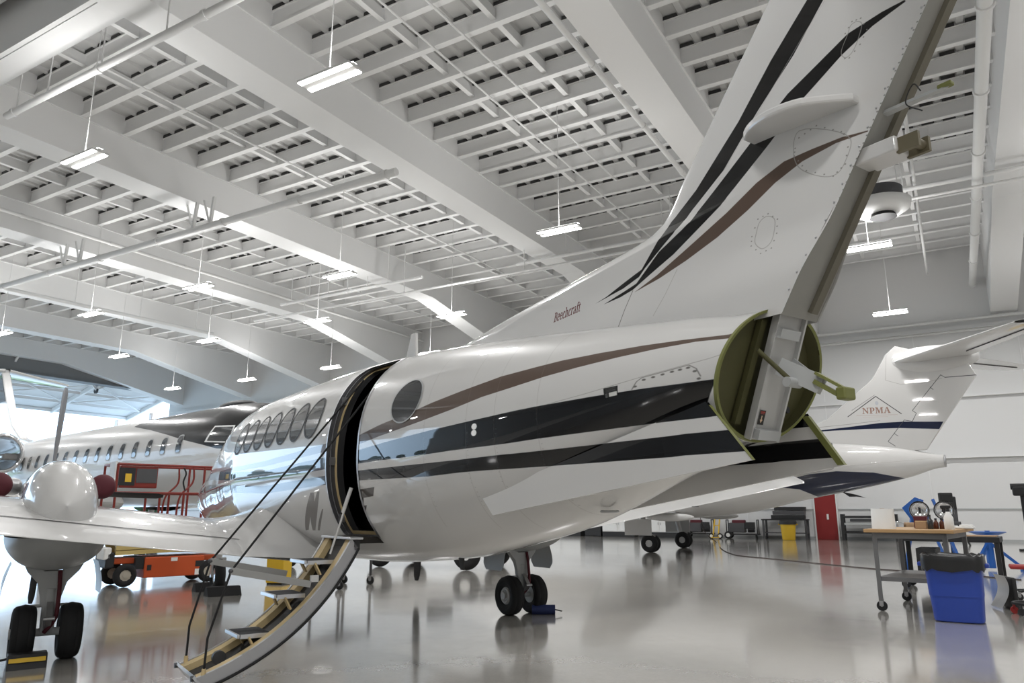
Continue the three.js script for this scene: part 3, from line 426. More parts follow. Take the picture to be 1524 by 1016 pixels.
{ // ventral strakes: flat plates with the stripe carried over them
  const f2 = pxStrake(734, 766.5), N = 24, a = STRAKE.a, d = STRAKE.d, c0 = STRAKE.c;
  const up = (p, q, k) => p.map((v, i) => v + (v - q[i]) * k);           // root buried in the fuselage side
  const a1 = up(a, f2, 0.25), d1 = up(d, c0, 0.06);
  const W = 2048, Hh = 512, ys = [1.1, 2.0], ss = [-6.3, -3.7], xy = (s, y) => [(ss[1] - s) / (ss[1] - ss[0]) * W, (ys[1] - y) / (ys[1] - ys[0]) * Hh];
  const tex = canvasTex(W, Hh, (c) => { c.fillStyle = PAINT.white; c.fillRect(0, 0, W, Hh);
    const m = (l) => dense(l).map((p) => pxStrake(...p)).map((q) => xy(q[0], q[1]));
    fillPoly(c, [...m([[785, 672.7], [890.7, 661], [1000, 648.5], [1020, 645.6], [1084.7, 639.7], [1130, 634]]), ...m([[1130, 669.5], [1113.7, 671], [1020, 677.5], [1000, 680], [827.5, 692.7], [785, 695.6]])], PAINT.black);
    fillPoly(c, [...m([[980, 596], [1075, 582]]), ...m([[1075, 617.5], [1056, 620.4], [977, 629.3]])], PAINT.black); });
  const sm = gloss(lin(1, 1, 1), 0.3, { map: tex, clearcoatRoughness: 0.02 });
  for (const sg of [1, -1]) {
    const pt = (i, j, th) => { const u = i / N, q = [0, 1, 2].map((k) => lerp(lerp(a1[k], d1[k], u), lerp(f2[k], c0[k], u), j)); return [q[0], q[1], -sg * (q[2] + th), (ss[1] - q[0]) / (ss[1] - ss[0]), (q[1] - ys[0]) / (ys[1] - ys[0])]; };
    const g = join([gridGeo(N, 6, (i, j) => pt(i, j / 6, 0.004)), gridGeo(N, 6, (i, j) => pt(i, j / 6, -0.016)), gridGeo(N, 1, (i, j) => pt(i, 1, j ? 0.004 : -0.016)), gridGeo(1, 6, (i, j) => pt(0, j / 6, i ? 0.004 : -0.016))]);
    const st = mesh('ventral_strake', g, sm, PLANE); mesh('strake_edge', gridGeo(1, 6, (i, j) => { const p = pt(N, 0.06 + 0.94 * j / 6, i ? 0.006 : -0.018); return [p[0] - 0.004, p[1], p[2]]; }), X.greenLip, st);
    mesh('strake_edge_inner', gridGeo(1, 6, (i, j) => { const p = pt(N, 0.06 + 0.94 * j / 6, -0.018); return [p[0] + (i ? 0.035 : -0.004), p[1], p[2]]; }), X.greenLip, st);
  }
}
// ---- wings
const wingTE = (t) => 0.88 + 0.12 * (t - 1.0);
function wingGeo(sg) { const N = 46; return gridGeo(26, N, (i, j) => { const t = 0.4 + 8.4 * Math.pow(i / 26, 1.15), out = Math.max(0, t - 3), c = 2.62 - out * 0.26 - (t > 8.5 ? 0.2 : 0), le = 1.42 - out * 0.11, x = j / N, up = x < 0.5, q = up ? x * 2 : (1 - x) * 2, th = (t > 8.7 ? 0.4 : 1) * 0.19 * c;
    const f = (1 - Math.cos(Math.PI * q)) / 2, yt = 5 * (0.2969 * Math.sqrt(f) - 0.126 * f - 0.3516 * f * f + 0.2843 * f ** 3 - 0.1015 * f ** 4) * th, camber = 0.08 * Math.sin(Math.PI * f); const s = le - c * f, y = wingTE(t) + 0.16 * (1 - f) + camber + (up ? yt * 0.62 : -yt * 0.38); return [s, y, -sg * t]; }); }
for (const sg of [1, -1]) {
  const w = mesh('wing', wingGeo(sg), X.white, PLANE);
  // flap joint: dark slot proud of the upper surface
  const up = (t, f) => { const out = Math.max(0, t - 3), c = 2.62 - out * 0.26, le = 1.42 - out * 0.11, th = 0.19 * c, yt = 5 * (0.2969 * Math.sqrt(f) - 0.126 * f - 0.3516 * f * f + 0.2843 * f ** 3 - 0.1015 * f ** 4) * th; return [le - c * f, wingTE(t) + 0.16 * (1 - f) + 0.08 * Math.sin(Math.PI * f) + yt * 0.62, -sg * t]; };
  mesh('flap_joint', gridGeo(20, 1, (i, j) => { const p = up(lerp(0.95, 5.4, i / 20), 0.805 + 0.008 * j); p[1] += 0.004; return p; }), X.black, w);
  mesh('wing_root_fillet', gridGeo(30, 10, (i, j) => { const f = i / 30, a = up(1.25, f), e = j / 10, tt = lerp(skinT(a[0], a[1]) * 0.97, 1.28, e), y = a[1] + 0.22 * (1 - e) * (1 - e) * Math.sin(Math.PI * Math.min(1, f * 1.02)); return [a[0] - (f > 0.9 ? (f - 0.9) * 3.5 * (1 - e) : 0), y - (1 - e) * 0.02 - (1 - e) * (0.03), -sg * tt]; }), X.white, w);
  mesh('static_wick', rod(up(5, 0.999), [up(5, 1)[0] - 0.12, up(5, 1)[1], up(5, 1)[2]], 0.004), X.black, w);
  // engine nacelle
  const NS = table([[2.75, 0.17, 1.7, 1.36], [2.45, 0.28, 1.76, 1.2], [1.8, 0.32, 1.8, 1.0], [1.0, 0.33, 1.81, 0.92], [0.4, 0.325, 1.81, 0.9], [0.0, 0.31, 1.77, 0.92], [-0.3, 0.265, 1.68, 0.98], [-0.55, 0.17, 1.52, 1.06], [-0.7, 0.001, 1.361, 1.36]]);
  const nac = mesh('engine_nacelle', gridGeo(60, 48, (i, j) => { const s = lerp(2.75, -0.7, i / 60), [, ww, top, bot] = NS(s), a = j / 48 * Math.PI * 2; const ca = Math.cos(a), sa = Math.sin(a), c = (top + bot) / 2, h = (top - bot) / 2, n = 2.2; return [s, c + h * Math.sign(sa) * Math.pow(Math.abs(sa), 2 / n), -sg * 2.67 - ww * Math.sign(ca) * Math.pow(Math.abs(ca), 2 / n)]; }), X.white, PLANE);
  mesh('cowl_vent', sph(0.11, 0.9, 1.81, -sg * 2.67, 1.4, 0.25, 0.8), X.black, nac);
  mesh('gear_bay_skirt', gridGeo(24, 28, (i, j) => { const e = i / 24, a = j / 28 * Math.PI * 2, ca = Math.cos(a), sa = Math.sin(a), n = 3, r = Math.sin(e * Math.PI / 2); return [0.25 + 0.95 * r * Math.sign(sa) * Math.pow(Math.abs(sa), 2 / n), 0.77 + 0.32 * (1 - Math.cos(e * Math.PI / 2)), -sg * 2.67 + 0.415 * r * Math.sign(ca) * Math.pow(Math.abs(ca), 2 / n)]; }), X.skirt, nac);
  for (const k of [-1, 1]) { const ex = mesh('exhaust_stack', tube([[2.35, 1.6, -sg * 2.64 + k * 0.38], [2.2, 1.6, -sg * 2.67 + k * 0.46], [1.9, 1.59, -sg * 2.67 + k * 0.49]], 0.1, true, 12), X.steel, nac); const cov = mesh('exhaust_cover', sph(0.145, 1.86, 1.6, -sg * 2.67 + k * 0.52, 0.75, 1, 1), X.darkRed, ex); cov.userData.label = 'dark red padded exhaust cover'; }
  // propeller
  const prop = mesh('spinner', lathe([[0, 0.48], [0.1, 0.4], [0.19, 0.22], [0.215, 0]], 32).rotateZ(-Math.PI / 2).translate(2.74, 1.55, -sg * 2.64), X.chrome, PLANE);
  for (let k = 0; k < 4; k++) { const g = gridGeo(16, 12, (i, j) => { const e = i / 16, r = lerp(0.16, 1.34, e), ch = (0.03 + 0.045 * Math.sin(Math.PI * Math.pow(e, 0.7) * 0.86)) * (e > 0.97 ? 0.6 : 1), tw = (80 - 30 * e) * D2R, a = j / 12 * Math.PI * 2, x = Math.cos(a) * ch, z = Math.sin(a) * ch * 0.16; return [x * Math.sin(tw) + z * Math.cos(tw), r, x * Math.cos(tw) - z * Math.sin(tw)]; }); mesh('propeller_blade', g.rotateX(k * Math.PI / 2 + 0.03).translate(2.86, 1.55, -sg * 2.64), k ? X.black : std(lin(0.3, 0.31, 0.33), 0.35, 0.6), prop); }
  // main gear: fork, leg, twin wheels
  const gz = -sg * 2.66, gear = mesh('landing_gear', [extr([[-0.25, 0.88], [-0.2, 0.78], [-0.11, 0.68], [-0.075, 0.55], [-0.07, 0.49], [-0.05, 0.46], [-0.045, 0.24], [0.045, 0.24], [0.05, 0.46], [0.07, 0.49], [0.075, 0.55], [0.11, 0.68], [0.2, 0.78], [0.25, 0.88], [0.14, 0.88], [0.08, 0.77], [-0.08, 0.77], [-0.14, 0.88]], 0.05, 0.01).rotateY(Math.PI / 2).translate(-0.03, 0, gz), cyl(0.05, 0.05, 0.34, -0.005, 0.45, gz), cyl(0.035, 0.035, 0.5, 0, 0.24, gz, 'z'), rod([0.02, 0.55, gz], [0.5, 0.95, gz], 0.03), rod([0, 0.47, gz - 0.2], [0, 0.47, gz + 0.2], 0.014)], X.greyPaint, PLANE);
  for (const k of [-1, 1]) { const wz = gz + k * 0.185, wh = mesh('wheel', [tor(0.165, 0.085, 0, 0, 0, 'z', 40).scale(1, 1, 1.02), tor(0.19, 0.05, 0, 0, 0.045, 'z', 40), tor(0.19, 0.05, 0, 0, -0.045, 'z', 40)], X.rubber, gear); wh.position.set(0, 0.24, wz);
    mesh('wheel_hub', [cyl(0.11, 0.11, 0.12, 0, 0, 0, 'z', 32), tor(0.085, 0.015, 0, 0, k * 0.065, 'z'), cyl(0.035, 0.045, 0.06, 0, 0, k * 0.075, 'z', 20), ...Array.from({ length: 9 }, (_, i) => cyl(0.01, 0.01, 0.02, 0.062 * Math.cos(i * 0.698), 0.062 * Math.sin(i * 0.698), k * 0.065, 'z', 8))], X.hub, wh);
    mesh('gear_door', gridGeo(8, 6, (i, j) => { const e = j / 6, x = lerp(-0.25, 0.45, i / 8); return [x * 0.7, 0.86 - 0.3 * e * (i > 0 && i < 8 ? 1 : 0.75), gz + k * (0.34 + 0.05 * Math.sin(e * 1.6))]; }), X.skirt, gear); }
  mesh('brake_hose', tube([[-0.06, 0.78, gz + 0.05], [-0.09, 0.55, gz + 0.06], [-0.1, 0.36, gz + 0.05], [-0.05, 0.24, gz - 0.02]], 0.018, true, 8), X.darkRed, gear);
  mesh('torque_link', [bar([-0.06, 0.5, gz], [-0.17, 0.37, gz], 0.05, 0.02), bar([-0.17, 0.37, gz], [-0.03, 0.26, gz], 0.05, 0.02), cyl(0.018, 0.018, 0.09, -0.17, 0.37, gz, 'z', 12)], X.steel, gear);
}
{ // nose gear
  const gear = mesh('nose_gear', [cyl(0.05, 0.05, 0.75, 4.94, 0.7, 0), rod([4.94, 0.75, 0], [5.4, 1.05, 0], 0.025), box(0.06, 0.3, 0.03, 4.94, 0.4, 0.1), box(0.06, 0.3, 0.03, 4.94, 0.4, -0.1), box(0.06, 0.04, 0.22, 4.94, 0.54, 0)], X.white, PLANE);
  const wh = mesh('wheel', [tor(0.19, 0.085, 0, 0, 0, 'z', 40)], X.rubber, gear); wh.position.set(4.94, 0.275, 0); mesh('wheel_hub', [cyl(0.14, 0.14, 0.1, 0, 0, 0, 'z', 32)], X.white, wh);
  mesh('gear_door', [box(0.9, 0.28, 0.015, 5.3, 0.8, 0.22), box(0.9, 0.28, 0.015, 5.3, 0.8, -0.22)], X.white, gear);
}
{ // belly details
  mesh('belly_mast', extr([[-3.5, 0.98], [-3.56, 0.98], [-3.56, 0.9], [-3.53, 0.9]], 0.012, 0.002).translate(0, 0, -0.35), X.black, skin);
  mesh('belly_ring', tor(0.05, 0.008, -4.9, 1.31, -0.12, 'y'), X.greyPaint, skin);
}
// ---- airstair door, lowered
{
  const H = [0.765, 1.085], E = [1.875, 0.165], N = 24, ch = [E[0] - H[0], E[1] - H[1]], len = Math.hypot(...ch), nx = [-ch[1] / len * -1, ch[0] / len * -1]; // nx: outward, down-inboard
  const arc = (u, off) => { const b = 0.6 * (u - u * u); return [H[0] + ch[0] * u + nx[0] * 0 + (ch[1] / len) * (b + off), H[1] + ch[1] * u - (ch[0] / len) * (b + off)]; };
  const door = new THREE.Group(); door.name = 'airstair_door'; door.userData.label = 'open curved airstair door with black treads'; PLANE.add(door);
  const sA = DOOR.s0 + 0.01, sB = DOOR.s1 - 0.01, ws = sB - sA;
  const shell = (o0, o1, s0, s1, mat, name) => { const a = gridGeo(N, 1, (i, j) => { const [t, y] = arc(i / N, o0); return [j ? s1 : s0, y, -t]; }), b = gridGeo(N, 1, (i, j) => { const [t, y] = arc(i / N, o1); return [j ? s1 : s0, y, -t]; }), side = (s) => gridGeo(N, 1, (i, j) => { const [t, y] = arc(i / N, j ? o1 : o0); return [s, y, -t]; }), end = (u) => gridGeo(1, 1, (i, j) => { const [t, y] = arc(u, i ? o1 : o0); return [j ? s1 : s0, y, -t]; }); return mesh(name, [a, b, side(s0), side(s1), end(0), end(1)], mat, door); };
  shell(0.10, 0.075, sA, sB, X.white, 'outer_skin');
  const rimM = std(lin(0.42, 0.42, 0.43), 0.42, 0.5);
  for (const [s0, s1] of [[sA, sA + 0.03], [sB - 0.03, sB]]) { shell(0.078, -0.012, s0, s1, rimM, 'side_rail'); }
  for (const [s0, s1] of [[sA + 0.03, sA + 0.135], [sB - 0.135, sB - 0.03]]) shell(0.07, -0.004, s0, s1, X.tan, 'tan_liner');
  shell(0.074, 0.045, sA + 0.135, sB - 0.135, X.black, 'centre_mat');
  const seal = (s) => tube(Array.from({ length: 20 }, (_, i) => { const [t, y] = arc(i / 19, 0.085); return [s, y, -t]; }), 0.011, true, 8);
  mesh('rubber_seal', [seal(sA - 0.008), seal(sB + 0.008)], X.rubber, door);
  { const [t, y] = arc(1, 0.03); mesh('end_plate', [bar([sA, y, -t - 0.005], [sB, y, -t - 0.005], 0.02, 0.11, V(0.0, 0.75, -0.65))], X.alu, door); for (const s of [sA + 0.03, sB - 0.03]) { const [t2, y2] = arc(1, 0.0); mesh('door_latch', [cyl(0.02, 0.02, 0.03, s, y2 + 0.005, -t2 - 0.02, 'z', 12)], X.darkSteel, door); } }
  { const [t, y] = arc(0, 0); mesh('sill_plate', rbox(ws + 0.02, 0.02, 0.12, (sA + sB) / 2, y + 0.012, -t + 0.03, 0.006), X.alu, door); mesh('sill_gap', box(ws, 0.1, 0.05, (sA + sB) / 2, y - 0.03, -t + 0.04), X.black, door); }
  for (const [t, y] of [[1.02, 0.918], [1.245, 0.672], [1.50, 0.405]]) { // treads
    const st = mesh('step', [rbox(ws - 0.3, 0.018, 0.24, (sA + sB) / 2 + 0.0, y, -t + 0.05, 0.005)], std(lin(0.022, 0.022, 0.024), 0.85), door);
    mesh('step_edge', [rbox(ws - 0.27, 0.028, 0.02, (sA + sB) / 2, y - 0.002, -t - 0.075, 0.004), box(0.012, 0.03, 0.22, sA + 0.14, y - 0.005, -t + 0.05), box(0.012, 0.03, 0.22, sB - 0.14, y - 0.005, -t + 0.05)], X.alu, st);
    for (const k of [sA + 0.15, sB - 0.15]) mesh('step_bracket', bar([k, y - 0.01, -t + 0.0], [k, y - 0.1, -t + 0.05], 0.012, 0.06, V(1, 0, 0)), X.tan, st); }
  { const [t, y] = arc(0.86, 0.02); mesh('latch_wheel', [cyl(0.05, 0.05, 0.04, (sA + sB) / 2, y + 0.02, -t, 'x', 20), box(0.05, 0.05, 0.03, (sA + sB) / 2 + 0.05, y + 0.01, -t + 0.03)], X.darkSteel, door); const [t3, y3] = arc(0.62, 0.035); mesh('latch_box', rbox(0.1, 0.03, 0.09, (sA + sB) / 2, y3 + 0.01, -t3, 0.008), X.darkSteel, door); }
  // stanchion arms and cables
  const armM = std(lin(0.36, 0.36, 0.35), 0.45, 0.3);
  const pairs = [[sA + 0.02, 1.695, 0.885, 1.09, 0.76], [sB - 0.02, 1.71, 0.925, 1.09, 0.80]];
  pairs.forEach(([s, te, ye, tb, yb], i) => {
    mesh('stanchion_arm', bar([s, yb, -tb], [s, ye, -te], 0.05, 0.03, V(1, 0, 0)), armM, door);
    const [t1, y1] = arc(0.965, -0.01), top = i ? [DOOR.s1 - 0.1, 2.5, -0.5] : [DOOR.s0 + 0.08, 2.46, -0.52];
    mesh('hand_cable', tube([[s, y1, -t1], [s, lerp(y1, ye, 0.35) - 0.0, -lerp(t1, te, 0.28) - 0.03], [s, ye, -te], top], 0.0085, false, 8), X.rubber, door);
    mesh('cable_clamp', cyl(0.014, 0.018, 0.05, s, y1 + 0.015, -t1, 'y', 12), X.tan, door); mesh('cable_knob', sph(0.02, s, ye, -te, 1, 1, 1, 10), X.darkSteel, door);
  });
  mesh('damper_strut', [rod([sA + 0.05, 0.98, -0.93], [sA + 0.04, 1.42, -0.8], 0.009), rod([sA + 0.05, 1.3, -0.84], [sA + 0.04, 1.5, -0.78], 0.016)], X.hub, door);
  mesh('door_bracket', box(0.03, 0.05, 0.06, sA + 0.02, 0.80, -1.06), X.hub, door);
}
// ---------------------------------------------------------------- the two jets: local x forward, y up, z to starboard
function hull(rows) { const S = table(rows); return { S, t: (s, y) => { const [, w, top, bot] = S(s), c = (top + bot) / 2, h = (top - bot) / 2, d = Math.abs(y - c) / h; return d >= 1 ? 0 : w * Math.sqrt(1 - d * d); },
  geo: (a, b, n, uv) => gridGeo(n, 64, (i, j) => { const s = lerp(a, b, i / n), [, w, top, bot] = S(s), an = j / 64 * Math.PI * 2, y = (top + bot) / 2 + (top - bot) / 2 * Math.sin(an); const [u, v] = uv ? uv(s, y) : [0, 0]; return [s, y, -w * Math.cos(an), u, v]; }) }; }
function pxHull(root, H, side, px, py) { root.updateMatrixWorld(); const inv = root.matrixWorld.clone().invert(), o = EYE.clone().applyMatrix4(inv), d = ray(px, py).transformDirection(inv);
  for (let k = 6; k < 60; k += 0.01) { const y = o.y + d.y * k, s = o.x + d.x * k, t = side * (o.z + d.z * k); if (t < H.t(s, y)) return [s, y]; } const k = -o.z / d.z; return [o.x + d.x * k, o.y + d.y * k]; }
function tyre(parent, x, y, z, r, w, hubM = X.hub, name = 'wheel') { const wh = mesh(name, [tor(r - w / 2, w / 2, 0, 0, 0, 'z', 36)], X.rubber, parent); wh.position.set(x, y, z);
  mesh('wheel_hub', [cyl(r * 0.62, r * 0.62, w * 0.55, 0, 0, 0, 'z', 28), tor(r * 0.5, r * 0.05, 0, 0, w * 0.29, 'z', 28), cyl(r * 0.18, r * 0.18, w * 0.75, 0, 0, 0, 'z', 16), ...Array.from({ length: 10 }, (_, i) => cyl(r * 0.06, r * 0.06, w * 0.6, r * 0.4 * Math.cos(i * 0.628), r * 0.4 * Math.sin(i * 0.628), 0, 'z', 8))], hubM, wh); return wh; }
const foil = (root, tip, n = 10) => gridGeo(n, 28, (i, j) => { const e = i / n, le = V(...root.le).lerp(V(...tip.le), e), c = lerp(root.c, tip.c, e), th = lerp(root.th, tip.th, e), q = j / 28 * 2, f = q < 1 ? (1 - Math.cos(Math.PI * q)) / 2 : (1 - Math.cos(Math.PI * (2 - q))) / 2, yt = 2.6 * th * (Math.sqrt(f) - f) * (q < 1 ? 1 : -1) * 0.75; return [le.x - c * f, le.y + yt, le.z]; });
{ // light jet with the logo on its fin, parked along the back wall
  const J = thing('business_jet', 'white business jet with navy belly stripe and roof logo on its tail fin', 'airplane', [-8.6, 0, -24.9], Math.PI);
  const H = hull([[-8.32, 0.13, 2.86, 2.5], [-7.4, 0.33, 3.06, 2.24], [-6.3, 0.56, 3.22, 1.98], [-4.5, 0.86, 3.36, 1.62], [-2.5, 1.0, 3.32, 1.2], [0, 1.03, 3.2, 1.02], [5, 1.02, 3.15, 1.02], [7, 0.85, 2.8, 1.05], [8.6, 0.5, 2.2, 1.2], [9.8, 0.03, 1.72, 1.6]]);
  const B = { s0: -8.4, s1: -1, y0: 1, y1: 3.5 }, bx = (s, y) => [(B.s1 - s) / (B.s1 - B.s0) * 1024, (B.y1 - y) / (B.y1 - B.y0) * 512];
  const tex = canvasTex(1024, 512, (c) => { c.fillStyle = PAINT.white; c.fillRect(0, 0, 1024, 512);
    fillPoly(c, dense([[1120, 728], [1160, 716], [1205, 705.5], [1245, 701], [1300, 703], [1350, 712], [1352, 714], [1300, 730], [1250, 742], [1225, 742], [1190, 728], [1150, 724]]).map((p) => pxHull(J, H, -1, ...p)).map((q) => bx(...q)), '#141d38');
    strokePts(c, [bx(-1, 2.2), bx(-8, 2.75)], '#b3b1ac', 1.5); });
  const body = mesh('fuselage', H.geo(-8.32, 9.8, 120, (s, y) => [(B.s1 - s) / (B.s1 - B.s0), (y - B.y0) / (B.y1 - B.y0)]), gloss(lin(1, 1, 1), 0.3, { map: tex }), J);
  mesh('tail_exhaust', [tor(0.15, 0.03, -8.33, 2.68, 0, 'x'), cyl(0.13, 0.13, 0.05, -8.32, 2.68, 0, 'x')], X.steel, body);
  mesh('blade_antenna', extr([[-5.5, 1.85], [-5.9, 1.75], [-6.15, 1.66], [-5.9, 1.7], [-5.7, 1.7]], 0.03, 0.004), X.black, body);
  // fin as an outline with thickness
  const F = (px, py) => { const w = onZ(px, py, -24.85); return [-(w.x + 8.6), w.y]; };
  const outl = [[1196, 640], [1231, 625], [1264, 596], [1299, 565], [1319, 528], [1332, 516], [1440, 540], [1452, 558], [1404, 630], [1379, 668], [1290, 676], [1210, 672]].map((p) => F(...p));
  const lo = [-8.6, 2.2], hi = [-3, 6.4], fx = (s, y) => [(hi[0] - s) / (hi[0] - lo[0]) * 1024, (hi[1] - y) / (hi[1] - lo[1]) * 768];
  const ftex = canvasTex(1024, 768, (c) => { c.fillStyle = PAINT.white; c.fillRect(0, 0, 1024, 768); const m = (a) => dense(a, 3).map((p) => fx(...F(...p)));
    fillPoly(c, m([[1212, 641.5], [1260, 636], [1310, 629.5], [1345, 627.5], [1404, 627.5], [1398, 638.5], [1340, 637], [1290, 638.5], [1240, 641], [1212, 643]]), '#141d38');
    strokePts(c, m([[1205, 637.5], [1260, 632], [1310, 626]]), '#8d8b86', 2); strokePts(c, m([[1262, 620.5], [1303.5, 590], [1342, 616]]), '#2b2a2c', 3.4); strokePts(c, m([[1268, 611], [1302, 588]]), '#55524f', 1.5);
    const a = fx(...F(1283.5, 616)), b = fx(...F(1326, 614.5)); c.save(); c.translate(...a); c.rotate(Math.atan2(b[1] - a[1], b[0] - a[0])); const hp = a[1] - fx(...F(1283.5, 607))[1]; c.font = 'bold ' + Math.round(hp * 1.38) + 'px serif'; c.fillStyle = '#96776a'; const tw = c.measureText('NPMA').width; c.scale(Math.hypot(b[0] - a[0], b[1] - a[1]) / tw, 1); c.fillText('NPMA', 0, 0); c.restore();
    strokePts(c, m([[1275, 618.5], [1336, 617]]), '#b39a92', 1.6); strokePts(c, m([[1284, 621], [1322, 620]]), '#c4b1aa', 1.4);
    { const [x, y] = fx(...F(1305, 600)); c.fillStyle = '#b9bcc2'; c.beginPath(); c.ellipse(x, y, 9, 11, 0, 0, 7); c.fill(); }
    for (const l of [[[1322, 657], [1346, 625], [1358, 627], [1364, 615], [1358, 611], [1400, 558], [1410, 564], [1438, 560]], [[1322, 657], [1333, 664]], [[1331, 645], [1337, 649]], [[1384, 576], [1389, 580]]]) strokePts(c, m(l), '#4a4a4c', 2.6);
    strokePts(c, m([[1319, 528], [1318, 566], [1340, 572], [1372, 571], [1402, 563]]), '#9a9894', 1.6); });
  const fshape = new THREE.Shape(outl.map((p) => new THREE.Vector2(...p))), fg = new THREE.ExtrudeGeometry(fshape, { depth: 0.12, bevelEnabled: true, bevelSize: 0.02, bevelThickness: 0.05, bevelSegments: 3 }).translate(0, 0, -0.06);
  { const p = fg.attributes.position, uv = fg.attributes.uv; for (let i = 0; i < p.count; i++) uv.setXY(i, (hi[0] - p.getX(i)) / (hi[0] - lo[0]), (p.getY(i) - lo[1]) / (hi[1] - lo[1])); }
  const fin = mesh('tail_fin', fg, gloss(lin(1, 1, 1), 0.3, { map: ftex }), J);
  mesh('leading_edge_boot', tube([[1198, 638], [1231, 624], [1264, 594.5], [1299, 564], [1319, 527]].map((p) => { const q = F(...p); return [q[0], q[1], 0]; }), 0.035, true, 8), X.greyPaint, fin);
  // bullet fairing and T tailplane
  mesh('bullet_fairing', sph(1, -8.35, 5.66, 0, 1.2, 0.42, 0.26, 28), X.white, fin);
  for (const sg of [1, -1]) { const st = mesh('tailplane', foil({ le: [-7.3, 5.66, sg * 0.1], c: 2.0, th: 0.16 }, { le: [-10.2, 5.75, sg * 3.7], c: 1.05, th: 0.08 }), X.white, J); mesh('elevator_hinge', bar([-9.2, 5.63, sg * 1], [-10.6, 5.7, sg * 3.2], 0.02, 0.02), X.darkSteel, st); }
  for (const sg of [1, -1]) {
    const wing = mesh('wing', foil({ le: [2.3, 1.14, sg * 0.6], c: 3.3, th: 0.36 }, { le: [-0.6, 1.62, sg * 8.4], c: 1.1, th: 0.12 }, 16), X.white, J); mesh('flap_fairing', sph(1, -0.95, 1.1, sg * 2.6, 0.75, 0.12, 0.1), X.white, wing);
    const e = mesh('engine_nacelle', lathe([[0.42, 1.4], [0.5, 1.2], [0.55, 0.6], [0.54, -0.4], [0.4, -1.3], [0.36, -1.35]], 32).rotateZ(-Math.PI / 2).translate(-4.2, 2.85, sg * 1.55), X.white, J); mesh('pylon', rbox(1.5, 0.18, 0.6, -4.2, 2.8, sg * 1.0, 0.08), X.white, e); mesh('intake_ring', tor(0.45, 0.05, -2.82, 2.85, sg * 1.55, 'x'), X.chrome, e);
    const g = mesh('landing_gear', [rod([0.1, 0.3, sg * 1.65], [0.3, 1.1, sg * 1.65], 0.08), bar([0.05, 0.28, sg * 1.65], [-0.05, 0.55, sg * 1.65], 0.1, 0.1)], X.white, J);
    tyre(g, 0.05, 0.28, sg * 1.78, 0.28, 0.19); tyre(g, 0.05, 0.28, sg * 1.52, 0.28, 0.19); mesh('gear_door', [box(0.9, 0.5, 0.03, 0.35, 0.78, sg * 1.95)], X.white, g);
  }
  const ng = mesh('nose_gear', [cyl(0.06, 0.06, 0.9, 6.6, 0.7, 0)], X.white, J); tyre(ng, 6.6, 0.22, 0, 0.22, 0.15);
}
